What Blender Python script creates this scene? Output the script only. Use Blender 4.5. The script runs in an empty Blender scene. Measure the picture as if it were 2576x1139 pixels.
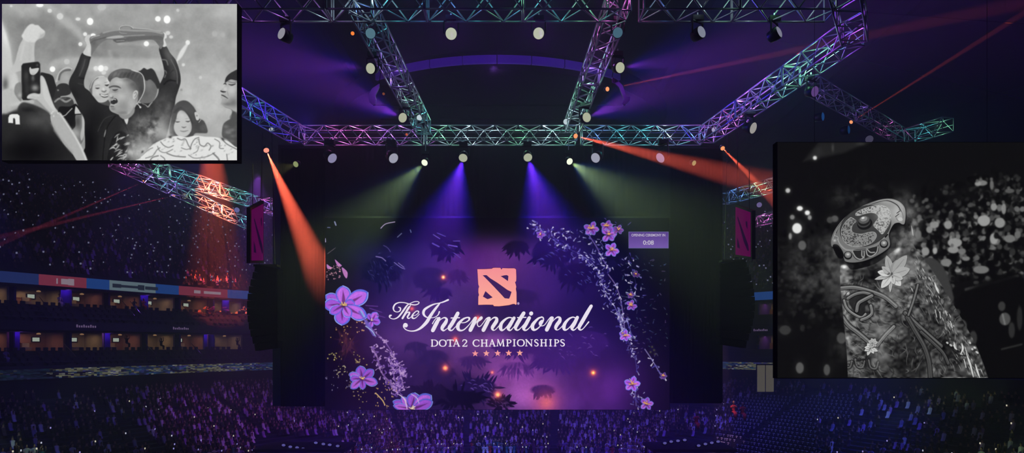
# ---------------------------------------------------------------- picture painter (numpy) ----
import numpy as np, math
def sstep(x): x=np.clip(x,0,1); return x*x*(3-2*x)
def crom(pts, closed, n=6):
    P=[np.array(p,float) for p in pts]; m=len(P); out=[]
    rng=range(m) if closed else range(m-1)
    for i in rng:
        if closed: a,b,c,d=P[i-1],P[i],P[(i+1)%m],P[(i+2)%m]
        else: a,b,c,d=P[max(i-1,0)],P[i],P[i+1],P[min(i+2,m-1)]
        for k in range(n):
            t=k/n
            out.append(.5*((2*b)+(c-a)*t+(2*a-5*b+4*c-d)*t*t+(3*b-a-3*c+d)*t**3))
    if not closed: out.append(P[-1])
    return np.array(out)
class Cv:
    def __init__(s,x0,y0,x1,y1,sc,base,seed=1):
        s.x0,s.y0,s.x1,s.y1,s.sc=x0,y0,x1,y1,sc
        s.w=int(round((x1-x0)*sc)); s.h=int(round((y1-y0)*sc))
        s.a=np.zeros((s.h,s.w,3),np.float32)+np.array(s.col(base),np.float32)
        s.X=(x0+(np.arange(s.w)+.5)/sc)[None,:]*np.ones((s.h,1)); s.Y=(y0+(np.arange(s.h)+.5)/sc)[:,None]*np.ones((1,s.w))
        s.X=s.X.astype(np.float32); s.Y=s.Y.astype(np.float32)
        s.rs=np.random.RandomState(seed)
    def col(s,c): return (c,c,c) if not hasattr(c,'__len__') else c
    def box(s,x0,y0,x1,y1,pad):
        i0=max(int((x0-pad-s.x0)*s.sc),0); i1=min(int((x1+pad-s.x0)*s.sc)+2,s.w)
        j0=max(int((y0-pad-s.y0)*s.sc),0); j1=min(int((y1+pad-s.y0)*s.sc)+2,s.h)
        if i1<=i0 or j1<=j0: return None
        return slice(j0,j1),slice(i0,i1)
    def put(s,b,m,c,alpha,mode='mix',clip=None):
        m=m*alpha
        if clip is not None: m=m*clip[b]
        c=np.array(s.col(c),np.float32)
        if mode=='mix': s.a[b]+= (c-s.a[b])*m[...,None]
        elif mode=='add': s.a[b]+= c*m[...,None]
        elif mode=='mul': s.a[b]*= 1+(c/255.-1)*m[...,None]
    def pmask(s,pts,soft=.7,smooth=True,n=5):
        P=crom(pts,True,n) if smooth else np.array(pts,float)
        b=s.box(P[:,0].min(),P[:,1].min(),P[:,0].max(),P[:,1].max(),soft+1)
        if b is None: return None,None
        X=s.X[b];Y=s.Y[b]; ins=np.zeros(X.shape,bool); d2=np.full(X.shape,1e9,np.float32)
        Q=np.roll(P,-1,0)
        for (ax,ay),(bx,by) in zip(P,Q):
            dx,dy=bx-ax,by-ay; L=dx*dx+dy*dy
            if L<1e-9: continue
            if ay!=by:
                c=((ay>Y)!=(by>Y))&(X<dx*(Y-ay)/(by-ay)+ax); ins^=c
            t=np.clip(((X-ax)*dx+(Y-ay)*dy)/L,0,1)
            np.minimum(d2,(X-ax-t*dx)**2+(Y-ay-t*dy)**2,out=d2)
        d=np.sqrt(d2); d=np.where(ins,d,-d)
        return b,sstep(.5+d/(2*soft))
    def poly(s,pts,c,soft=.7,alpha=1,smooth=True,mode='mix',clip=None,n=5):
        b,m=s.pmask(pts,soft,smooth,n)
        if b is not None: s.put(b,m,c,alpha,mode,clip)
    def full(s,pts,soft=.7,smooth=True):
        b,m=s.pmask(pts,soft,smooth); f=np.zeros((s.h,s.w),np.float32)
        if b is not None: f[b]=m
        return f
    def line(s,pts,w,c,soft=.7,alpha=1,smooth=True,mode='mix',clip=None):
        ws=w if hasattr(w,'__len__') else [w]*len(pts)
        if smooth and len(pts)>2:
            P=crom([tuple(p)+(ww,) for p,ww in zip(pts,ws)],False,6)
        else: P=np.array([tuple(p)+(ww,) for p,ww in zip(pts,ws)],float)
        mw=P[:,2].max()
        b=s.box(P[:,0].min(),P[:,1].min(),P[:,0].max(),P[:,1].max(),mw/2+soft+1)
        if b is None: return
        X=s.X[b];Y=s.Y[b]; d=np.full(X.shape,-1e9,np.float32)
        for i in range(len(P)-1):
            ax,ay,aw=P[i]; bx,by,bw=P[i+1]; dx,dy=bx-ax,by-ay; L=dx*dx+dy*dy+1e-9
            t=np.clip(((X-ax)*dx+(Y-ay)*dy)/L,0,1)
            np.maximum(d,(aw+(bw-aw)*t)/2-np.sqrt((X-ax-t*dx)**2+(Y-ay-t*dy)**2),out=d)
        s.put(b,sstep(.5+d/(2*soft)),c,alpha,mode,clip)
    def blob(s,x,y,rx,ry,c,alpha=1,hard=0,rot=0,mode='mix',clip=None):
        R=max(rx,ry)*(1.15 if hard else 2.6)+1; b=s.box(x-R,y-R,x+R,y+R,0)
        if b is None: return
        X=s.X[b]-x;Y=s.Y[b]-y
        if rot: ca,sa=math.cos(math.radians(rot)),math.sin(math.radians(rot)); X,Y=X*ca+Y*sa,-X*sa+Y*ca
        r=np.sqrt((X/rx)**2+(Y/ry)**2)
        m=sstep((1-r)*min(rx,ry)/hard+.5) if hard else np.exp(-r*r)
        s.put(b,m,c,alpha,mode,clip)
    def noise(s,size,octv=4,seed=0,gain=.55):
        rs=np.random.RandomState(seed); out=np.zeros((s.h,s.w),np.float32); amp=1;tot=0
        for o in range(octv):
            st=size/2**o; gw=int((s.x1-s.x0)/st)+3; gh=int((s.y1-s.y0)/st)+3
            g=rs.rand(gh,gw).astype(np.float32)
            fx=(s.X-s.x0)/st; fy=(s.Y-s.y0)/st; ix=fx.astype(int); iy=fy.astype(int)
            tx=fx-ix;ty=fy-iy; tx=tx*tx*(3-2*tx);ty=ty*ty*(3-2*ty)
            v=(g[iy,ix]*(1-tx)+g[iy,ix+1]*tx)*(1-ty)+(g[iy+1,ix]*(1-tx)+g[iy+1,ix+1]*tx)*ty
            out+=v*amp; tot+=amp; amp*=gain
        return out/tot
    def smoke(s,blobs,c,seed,size=40,lo=.3,hi=.75,alpha=1):
        m=np.zeros((s.h,s.w),np.float32)
        for x,y,rx,ry,a in blobs:
            m+=a*np.exp(-(((s.X-x)/rx)**2+((s.Y-y)/ry)**2))
        n=s.noise(size,6,seed); m=np.clip(m,0,1)*sstep((n-lo)/(hi-lo))*alpha
        s.a+=(np.array(s.col(c),np.float32)-s.a)*m[...,None]
    def blur(s,b,r):
        k=np.exp(-(np.arange(-3*r,3*r+1)/r)**2/2.) ; k/=k.sum(); A=s.a[b]; p=3*r
        B=np.pad(A,((p,p),(p,p),(0,0)),'edge'); C=sum(kk*B[:,i:i+A.shape[1]] for i,kk in enumerate(k)); s.a[b]=sum(kk*C[i:i+A.shape[0]] for i,kk in enumerate(k))

# ------------------------------------------------------------ upper left inset picture
def paint_winner():
    c=Cv(5,10,596,403,1.5,160,3)
    for x,y,rx,ry,v,a in [(80,75,110,50,134,.9),(230,110,120,40,126,.9),(330,55,60,40,150,.5),(470,110,90,60,150,.8),(60,18,60,20,176,.7),
        (590,20,60,40,190,.8),(530,240,120,80,192,.9),(250,15,60,20,170,.6),(330,120,60,25,145,.6),(120,120,60,50,140,.6),(560,130,50,60,160,.6)]: c.blob(x,y,rx,ry,v,a)
    c.line([(110,5),(150,42),(190,75),(215,110)],[16,20,18,14],186,8,.6)
    c.line([(150,42),(165,15)],[12,18],190,8,.4); c.line([(245,35),(265,8)],[10,16],195,8,.5)
    c.poly([(140,150),(200,144),(300,146),(430,150),(430,175),(300,180),(140,170)],186,6,.6)
    c.line([(300,110),(415,112)],8,176,4,.5); c.line([(275,130),(280,145)],8,175,4,.5)
    n=c.noise(26,4,5); c.a+=((n-.5)*34)[...,None]
    for x,y,rx,ry,v in [(100,13,9,5,250),(125,27,5.5,5,220),(151,41,8,8,212),(196,48,6,4,225),(226.5,54,8,9,255),(397,47.5,7,7,250),(420,49,8.5,10,255),(214,86,5,5,232),
        (234,89,6.5,5,252),(202,111,5,5,235),(368,110,6.5,6.5,250),(472,107,5.5,6,235),(461,163,4,4,212),(132,174,7,7,252),(254,172,7.5,8,255),(241,172,6,6,225),(266,172,6,6,225),(261,183,6,5,210),
        (422,83,6,5,212),(430,93,5,4,205),(168,155,7,7,196),(28,15,3,3,215),(256,18,11,8,190),(447,26,4,4,200),(540,85,7,7,176),(560,88,6,6,176),(504,195,4,4,205),(456,226,3,3,150)]:
        c.blob(x,y,rx*1.6,ry*1.6,v,.25); c.blob(x,y,rx,ry,v,.97,hard=2.2)
    c.line([(470,112),(460,128),(452,142),(446,152)],[6,11,10,4],228,2.5,.85); c.blob(444,158,4,4,220,.7)
    # raised arms at the left
    c.poly([(0,55),(10,70),(18,95),(27,128),(31,160),(45,200),(50,240),(0,250)],198,3); c.blob(12,92,9,32,232,.8,rot=-14); c.blob(24,150,8,30,205,.6)
    c.poly([(55,92),(59,80),(68,67),(76,61),(84,60),(88,63),(96,63),(101,69),(107,73),(113,79),(113,86),(109,93),(101,97),(94,101),(89,107),(87,115),(86,135),(85,160),(60,175),(35,185),(28,205),(16,190),(36,160),(43,135),(50,112),(57,98)],190,1.6)
    c.poly([(57,92),(61,80),(70,67),(78,61),(87,63),(97,65),(106,74),(112,80),(104,88),(94,98),(86,106),(72,106),(60,100)],211,1.8)
    c.blob(105,90,7,6,170,.7,rot=-35); c.line([(62,105),(52,150)],5,205,3,.6); c.line([(76,108),(74,150)],8,182,4,.5); c.blob(57,90,3,4,226,.8)
    c.blob(20,195,16,40,196,.8); c.blob(14,212,9,18,84,.9); c.blob(35,215,14,30,205,.8)
    # people behind the phone
    c.poly([(100,186),(118,185),(133,192),(139,210),(146,222),(152,240),(146,258),(128,262),(112,230)],38,1.2)
    c.poly([(140,205),(146,185),(156,174),(170,169),(182,172),(180,200),(176,214),(156,216),(146,230)],150,1.2)
    c.line([(142,205),(148,186),(158,175),(170,170),(180,173)],4,200,1.2,.8); c.line([(148,200),(152,186),(162,178),(176,176)],5,85,1.6,.85); c.blob(166,197,11,13,172,.9)
    c.poly([(138,234),(143,217),(154,210),(168,211),(177,220),(178,234),(168,240),(150,243),(133,252)],48,1.1); c.blob(146,227,2,2,190,.8)
    c.poly([(133,258),(142,248),(165,244),(180,248),(186,262),(180,278),(160,288),(146,285)],60,1.3)
    c.line([(138,256),(150,248),(165,256),(178,250)],[4,5,5,4],150,1.6,.9); c.line([(152,249),(166,247)],3,90,1.2,.8)
    c.poly([(148,270),(176,268),(192,262),(206,290),(205,330),(188,352),(168,325),(152,296)],24,1.2); c.line([(154,293),(164,290),(172,282),(181,273)],2.6,168,.8,.95)
    c.poly([(189,272),(192,268),(203,284),(204,290),(189,288)],196,1)
    c.poly([(190,290),(204,288),(212,298),(214,318),(213,336),(207,358),(198,362),(181,333),(190,316)],120,1.2)
    c.poly([(206,292),(212,300),(213,318),(212,338),(205,354),(202,340),(206,318)],200,1.8,.8); c.blob(196,306,7,14,68,.8); c.blob(191,335,9,12,176,.85,rot=-40)
    c.line([(189,288),(204,287)],2,15,.8)
    # woman behind the winner's shoulder
    c.poly([(236,250),(270,250),(280,275),(262,286),(246,280),(234,262)],78,1.5)
    F=[(228,228),(230,210),(240,198),(254,193),(268,196),(276,210),(277,238),(270,252),(258,258),(244,256),(234,246)]
    c.poly(F,186,1.2); c.line([(229,236),(229,218),(236,203),(246,196)],[6,7,5,3],92,1.5,.85); c.line([(227,222),(233,205),(246,194),(262,192)],1.6,222,.7,.8)
    c.blob(247,206,10,6,205,.8); c.blob(271,205,4,8,235,.7); c.blob(246,232,8,8,204,.7); c.blob(243,247,10,6,165,.5)
    c.line([(240,221.5),(245,222.5),(250,221.5)],[1.2,3.4,1.2],62,.8); c.line([(239,217),(246,214),(251,215)],1.3,120,.8,.7); c.line([(264,214),(269,215),(273,213)],[1.5,4,2],58,.8); c.line([(263,208),(271,206)],1.2,110,.8,.7)
    c.line([(256,229),(262,231),(267,228)],[2,3,2],92,1,.85); c.blob(260,224,3,4,220,.8)
    c.poly([(250,236),(262,239),(274,235),(273,243),(262,246),(254,242)],92,.8); c.line([(254,239),(263,241.5),(273,239)],2.6,236,.7)
    # man at the back with wavy dark hair
    c.poly([(356,205),(372,196),(390,208),(396,226),(388,250),(374,262),(358,262),(350,248)],104,1.4); c.blob(374,212,8,12,130,.6); c.blob(366,236,8,10,86,.6)
    c.poly([(346,182),(354,177),(362,171),(370,175),(380,172),(388,178),(394,190),(400,204),(403,214),(397,224),(389,210),(378,200),(368,203),(360,196)],50,1.5)
    # winner: jacket
    J=[(206,134),(217,139),(228,143),(226,152),(222,168),(215,188),(211,205),(213,220),(224,229),(235,243),(248,258),(262,264),(275,268),(288,284),(306,290),(318,288),(332,282),(345,262),(356,260),(380,258),(396,240),(401,215),(407,202),(413,186),(411,168),(406,148),(400,126),(403,117),(411,113),(419,118),(428,134),(442,152),(452,182),(454,206),(448,228),(442,246),(438,272),(430,296),(422,330),(412,365),(405,410),(208,410),(214,372),(213,330),(212,300),(200,276),(190,252),(178,228),(173,212),(177,196),(187,178),(196,158)]
    c.poly(J,40,1.0); jm=c.full(J,1)
    for x,y,rx,ry,v,a,r in [(210,165,10,30,66,.7,15),(196,200,14,16,44,.8,0),(425,140,12,30,96,.85,-25),(438,185,12,26,74,.8,0),(420,205,14,14,42,.8,0),(418,240,26,24,60,.8,0),(405,285,22,24,72,.8,0),
        (225,360,22,60,10,.95,0),(240,300,24,30,24,.8,0),(300,300,14,14,44,.6,0),(290,320,26,26,38,.8,0),(190,235,10,18,30,.8,-30),(370,290,26,18,66,.7,0),(340,320,22,25,58,.7,0)]:
        c.blob(x,y,rx,ry,v,a,rot=r,clip=jm)
    for P,w,v in [([(214,150),(209,168),(200,190)],3,80),([(200,196),(215,200),(226,214)],3,24),([(196,210),(213,214)],2,70),([(408,150),(418,152),(422,163)],3,120),([(410,175),(418,182),(414,195)],3,110),([(412,186),(424,186),(436,176)],3,46),
        ([(412,212),(425,202),(440,204)],4,26),([(430,150),(444,180),(446,210)],2,110),([(290,292),(270,320),(262,360),(258,403)],2.5,18),([(285,290),(262,300),(246,330)],2,60),([(300,290),(310,306),(322,330),(330,350)],2,24),([(352,265),(350,300),(345,330)],3,34),([(385,262),(380,290)],3,44)]:
        c.line(P,w,v,1.2,.8,clip=jm)
    c.line([(262,344),(264,336),(266,327)],[1.5,3,1.5],150,.8,.9)
    c.line([(358,261),(366,264),(372,269),(378,262),(383,257)],[1.5,1.5,3,3,1.5],165,.9,.9)
    # patterned shirt
    S=[(300,330),(322,338),(332,352),(322,372),(312,410),(272,410),(274,375),(284,345)]; sm=c.full(S,1.5); c.poly(S,26,1.5)
    rs=np.random.RandomState(4)
    for k in range(26):
        x=278+rs.rand()*46; y=338+rs.rand()*66; a=-.5+rs.randn()*.35; l=5+rs.rand()*6; c.line([(x-l*math.cos(a),y-l*math.sin(a)),(x+1,y-2),(x+l*math.cos(a),y+l*math.sin(a))],[1,3.6,1],150+rs.rand()*50,.9,.85,clip=sm)
    c.poly([(311,291),(321,290),(323,300),(319,313),(313,303)],202,.9)
    # head
    N=[(300,280),(334,268),(338,282),(326,296),(312,300),(300,292)]; c.poly(N,140,1.2)
    H=[(277,200),(275,211),(273.5,219),(276,227),(272,236),(270.5,241),(273,245),(277.5,247),(277,253),(278,259),(276,265),(274.5,271),(278,279),(288,284.5),(302,287),(316,290),(328,283),(337,268),(345,250),(349,228),(346,205),(330,194),(308,192),(290,194)]
    c.poly(H,160,.8); hm=c.full(H,1)
    for x,y,rx,ry,v,a in [(300,206,14,9,192,.9),(304,243,13,10,188,.9),(296,258,8,10,176,.6),(312,268,16,12,138,.8),(330,262,10,14,186,.6),(336,212,14,16,92,.9),(322,200,14,6,104,.8),(345,222,7,24,84,.9),(284,236,6,8,182,.7),(278,240,4,5,200,.8),(284,274,6,4,112,.7),(308,284,16,5,112,.7),(320,232,7,9,172,.5),(324,286,4,8,190,.6)]:
        c.blob(x,y,rx,ry,v,a,clip=hm)
    c.line([(275,220),(284,217),(296,218),(304,222)],[3,3.6,4,1.5],70,1,.9); c.line([(283,226),(289,227),(296,225)],[1.5,4,1.5],52,1,.95); c.blob(290,230,5,3,120,.6); c.line([(281,231),(290,232),(297,229)],1.5,128,1,.7)
    c.line([(278,246),(283,246),(284,242)],[1.5,2.5,1],86,.9,.85)
    c.poly([(278.5,254),(286,247.5),(293,249),(296,256),(290,262),(280,262)],48,.8); c.line([(281,252.5),(286,249.5),(291,251)],2,212,.6); c.line([(280,262),(286,264),(292,261)],2.4,186,.8,.8); c.line([(279,268),(285,268)],3,86,1,.8)
    c.poly([(334,238),(337,230),(343,227),(347,232),(344,242),(338,250),(334,247)],192,.9); c.line([(338,235),(342,232),(343,238),(339,244)],2,120,.8,.8)
    HR=[(271,197),(277,186),(288,178),(300,174),(314,173),(332,176),(350,182),(360,192),(364,206),(364,226),(358,244),(350,256),(345,262),(347,246),(348,228),(343,212),(332,202),(318,196),(304,197),(292,194),(282,199),(276,206)]
    c.poly(HR,84,1.1); h2=c.full(HR,1)
    for x,y,rx,ry,v,a in [(290,186,14,8,120,.8),(326,188,18,9,62,.8),(350,200,10,14,70,.7),(356,228,6,16,60,.7),(308,178,20,4,116,.6)]: c.blob(x,y,rx,ry,v,a,clip=h2)
    for k in range(16):
        x=278+k*5.2; c.line([(x,200-k*.3),(x+4,190-k*.2),(x+9,181-k*.1)],1.3,60+60*(k%2),.8,.4,clip=h2)
    c.line([(330,176),(340,179),(352,183),(360,192),(363,208),(363,226),(357,242),(349,255),(344,262)],[1.5,3,2.2,2.2,3,2.4,2,2,1.5],208,.8,.9); c.line([(346,262),(350,266),(353,270)],[2,2,5],205,.9)
    # hands and trophy
    c.poly([(209,135),(215,121),(218,112),(213,100),(216,91),(224,87),(229,92),(230,112),(230,132),(227,142)],198,1); c.blob(223,125,4,9,215,.7)
    c.poly([(410,82),(418,86),(419,95),(414,99),(417,108),(418,116),(409,117),(407,100)],214,1)
    T=[(225,97),(231,91),(246,88),(258,81),(276,76),(298,73),(301,67),(314,63),(328,65),(334,70),(356,73),(384,74),(404,79),(413,86),(411,100),(411,112),(404,124),(399,115),(390,104),(378,100),(350,102),(330,105),(300,107.5),(292,107),(286,101),(270,100),(256,107),(244,119),(235,132),(229,140),(229,118),(226,106)]
    c.poly(T,116,.9); tm=c.full(T,.8)
    c.line([(260,82),(280,77),(300,75),(340,77),(380,78),(408,84)],5,158,1.2,.9,clip=tm); c.line([(300,74),(303,67),(316,64),(328,66),(335,71)],1.6,206,.7,.9); c.poly([(304,72),(310,67),(324,67),(330,72),(318,76)],150,.9,.8)
    c.line([(334,71),(370,73),(404,79)],1.6,196,.7,.8); c.line([(300,80),(305,83),(318,84)],1.5,176,.8,.7)
    c.line([(228,108),(236,102),(252,98),(266,94)],3,88,1.4,.8,clip=tm); c.poly([(266,96),(282,91),(302,89),(312,92),(306,95),(284,97)],178,1,.9); c.poly([(284,100),(300,97),(316,98),(318,103),(300,107),(290,106)],92,.9,.9); c.line([(293,103),(312,102)],2,150,.7,.9)
    c.line([(312,91),(340,89),(364,88)],1.6,162,.7,.9); c.poly([(318,94),(345,92),(400,90),(409,100),(380,99),(345,101),(322,104)],96,1.2,.85); c.blob(398,104,8,10,100,.7,clip=tm); c.line([(229,96),(238,92),(250,89)],2,196,.8,.8); c.blob(236,108,6,10,92,.7,clip=tm)
    # foreground: phone and hands
    c.poly([(0,250),(0,232),(30,222),(44,244),(56,254),(70,254),(82,252),(86,257),(80,263),(58,268),(38,276),(22,290),(8,305),(0,310)],186,3); c.blob(45,262,20,6,208,.7,rot=-6)
    P=[(54,166),(57,161),(62,159),(94,155),(99,157),(101,162),(102,200),(102,236),(96,246),(72,252),(58,252),(54,246),(54,200)]
    c.poly(P,34,.9,smooth=False); c.line([(54,246),(54,166),(58,160),(96,155),(101,161),(102,234)],1.6,96,.8,.8,smooth=False)
    c.poly([(74,171),(77,169),(80,173),(97,171),(96,179),(90,186),(84,189),(77,187),(74,180)],196,1.1); c.blob(83,196,4,8,110,.8); c.blob(88,221,9,8,150,.9); c.blob(66,192,6,14,72,.7); c.blob(68,225,6,16,58,.7); c.blob(94,164,3,3,70)
    c.poly([(54,210),(40,212),(36,232),(46,250),(54,252)],120,2,.8); c.blob(50,240,5,6,190,.6)
    c.poly([(56,258),(80,262),(110,275),(130,290),(132,330),(80,320),(56,296),(44,276)],64,3); c.blob(70,280,26,12,20,.9); c.line([(56,300),(68,298),(76,288)],4,110,2,.8)
    c.poly([(101,196),(105,190),(112,197),(118,212),(124,232),(130,250),(137,268),(146,282),(138,294),(126,286),(112,270),(98,256),(88,250),(76,249),(69,248),(68,243),(74,237),(86,234),(98,236),(102,230)],188,1.4)
    c.poly([(106,196),(114,208),(121,232),(128,252),(140,276),(134,278),(118,258),(108,238)],206,2,.7); c.line([(70,245),(80,240),(98,241)],3,206,1.5,.7); c.line([(92,252),(108,268),(124,284)],4,140,2.5,.6)
    c.poly([(0,300),(18,286),(42,278),(64,280),(92,284),(114,300),(128,318),(148,345),(172,376),(196,412),(0,412)],44,5); c.blob(95,305,34,18,88,.75); c.blob(70,380,90,46,8,.95); c.blob(20,330,24,30,40,.8); c.blob(118,318,12,16,70,.5)
    c.poly([(127,300),(128,288),(140,282),(150,284),(158,294),(170,312),(186,338),(204,368),(220,408),(197,408),(180,384),(160,362),(146,338),(133,318)],174,1.3)
    c.line([(152,287),(168,310),(188,342),(206,376),(218,405)],5,212,2.5,.8); c.line([(130,310),(150,345),(182,384)],5,150,3,.6)
    c.line([(126,287),(133,292),(142,288),(150,283)],3,168,1.2,.9)
    for x,y in [(130,285),(135,292),(146,285),(133,281)]: c.blob(x,y,2,2,228,.8)
    c.poly([(21,309),(21,296),(24,289),(30,287),(44,287),(49,291),(50,313),(39,313),(38,300),(36,297),(33,298),(33,310)],228,1.3,smooth=False)
    # woman in the dark cap
    c.poly([(430,300),(434,275),(444,260),(458,253),(472,255),(486,268),(495,284),(501,298),(512,304),(520,320),(521,334),(505,335),(490,336),(478,350),(440,350),(426,335)],74,1.5)
    c.poly([(443,300),(446,286),(453,278),(463,280),(473,292),(480,308),(482,322),(478,334),(468,343),(452,344),(441,334),(437,318)],192,1.5)
    c.line([(440,282),(450,272),(462,275),(476,292),(484,310)],4,60,1.5,.7); c.blob(472,275,16,10,84,.7); c.blob(495,318,12,12,66,.7)
    c.poly([(489,284),(494,282),(500,290),(500,301),(494,302),(491,294)],196,.8); c.blob(495,291,2,2,90,.8); c.line([(500,308),(505,301)],1.5,180,.7)
    c.line([(441,306),(446,307),(452,306)],[1.2,3.4,1.2],92,.9); c.line([(467,305),(473,306),(478,304)],[1.2,3.4,1.2],88,.9); c.line([(440,301),(448,298)],1.5,140,1,.6); c.line([(466,299),(475,298)],1.5,140,1,.6)
    c.line([(457,319),(462,321),(468,319)],[1.5,3.5,1.5],118,1); c.line([(453,329),(462,331),(473,328)],[1.5,3.6,1.5],132,1,.9); c.blob(458,290,7,7,206,.6)
    # man at the right edge
    c.poly([(600,270),(585,268),(575,262),(560,262),(566,270),(580,275),(583,285),(578,300),(600,345)],118,1.5)
    c.poly([(558,330),(562,312),(572,303),(580,298),(586,280),(600,300),(600,380),(584,368),(572,352),(560,345)],80,1.6)
    for k in range(14): c.blob(566+rs.rand()*30,312+rs.rand()*50,4+rs.rand()*4,4,60+rs.rand()*90,.5)
    c.poly([(600,200),(570,206),(566,214),(560,222),(554,228),(556,232),(560,234),(557,240),(555,246),(558,250),(556,256),(556,262),(564,268),(576,272),(600,277)],170,1)
    c.poly([(600,176),(586,180),(574,188),(567,198),(566,208),(574,203),(582,200),(600,202)],48,1.3)
    for x,y,rx,ry,v,a in [(584,226,12,12,200,.8),(588,258,14,12,112,.85),(572,262,12,5,104,.7),(566,224,5,6,214,.7),(596,240,6,20,140,.6),(568,252,6,4,150,.5)]: c.blob(x,y,rx,ry,v,a)
    c.line([(562,212),(566,210),(569,213)],[1,3.5,1],66,.8); c.line([(575,212),(583,214),(592,211)],[1.5,3.6,2],62,.9); c.line([(573,205),(586,208),(598,205)],2,96,1,.8)
    c.line([(555,229),(560,231),(567,231)],[2,3.4,2],42,.9); c.line([(557,239),(564,242),(573,248)],[2,2.6,1],56,.8); c.line([(571,230),(574,240)],1.5,120,1,.6)
    # smoke
    c.smoke([(360,350,34,42,1),(390,312,30,24,.8),(330,385,30,26,.9),(420,340,24,20,.7)],190,11,34,.22,.62,.95)
    c.smoke([(410,280,34,40,.6),(520,340,40,26,.7),(350,300,24,14,.5)],165,12,30,.3,.8,.8); c.blob(360,372,26,26,196,.75); c.blob(345,392,20,20,190,.6)
    # white patterned jacket in front
    W=[(348,412),(352,398),(366,382),(384,364),(404,353),(424,346),(446,342),(470,345),(492,341),(516,344),(540,345),(560,350),(575,356),(590,368),(604,378),(604,412)]
    c.poly(W,222,1.4); wm=c.full(W,1)
    for P,w in [([(404,357),(412,366),(424,371),(436,366)],2.4),([(446,348),(456,352),(466,350),(474,366),(480,374)],2.6),([(478,376),(482,362),(490,350),(500,346)],2.6),([(500,350),(503,364),(514,368),(522,360),(530,368),(526,378)],2.6),([(540,350),(552,358),(552,372),(562,374)],2.2),
        ([(560,352),(570,362),(584,370),(596,376)],2.8),([(356,392),(372,378),(384,372)],2),([(366,398),(384,392),(394,378),(402,372)],2.2),([(378,403),(384,396),(398,392)],3),([(420,386),(436,392),(450,394),(466,395)],3),([(474,390),(490,398),(520,394),(540,384)],2),
        ([(536,386),(548,398),(552,406)],4),([(570,388),(572,404)],2.5),([(404,392),(414,400),(412,408)],2.4),([(396,368),(402,380),(416,384),(434,376)],2),([(500,368),(496,380),(486,386)],1.8),([(456,372),(468,376),(478,374)],2)]:
        c.line(P,w,112,.9,.85,clip=wm)
    for k in range(46): c.blob(360+rs.rand()*236,350+rs.rand()*52,1.5+rs.rand()*2.5,1+rs.rand(),120+rs.rand()*50,.7,rot=-30,clip=wm)
    c.blob(428,345,4,3,40,.9); c.blob(560,350,5,3,50,.9,rot=30); c.blob(358,382,4,2.5,60,.9,rot=-50)
    c.blur((slice(0,c.h),slice(0,c.w)),1)
    n=c.noise(3,2,9); c.a+=((n-.5)*8)[...,None]
    return c

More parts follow.
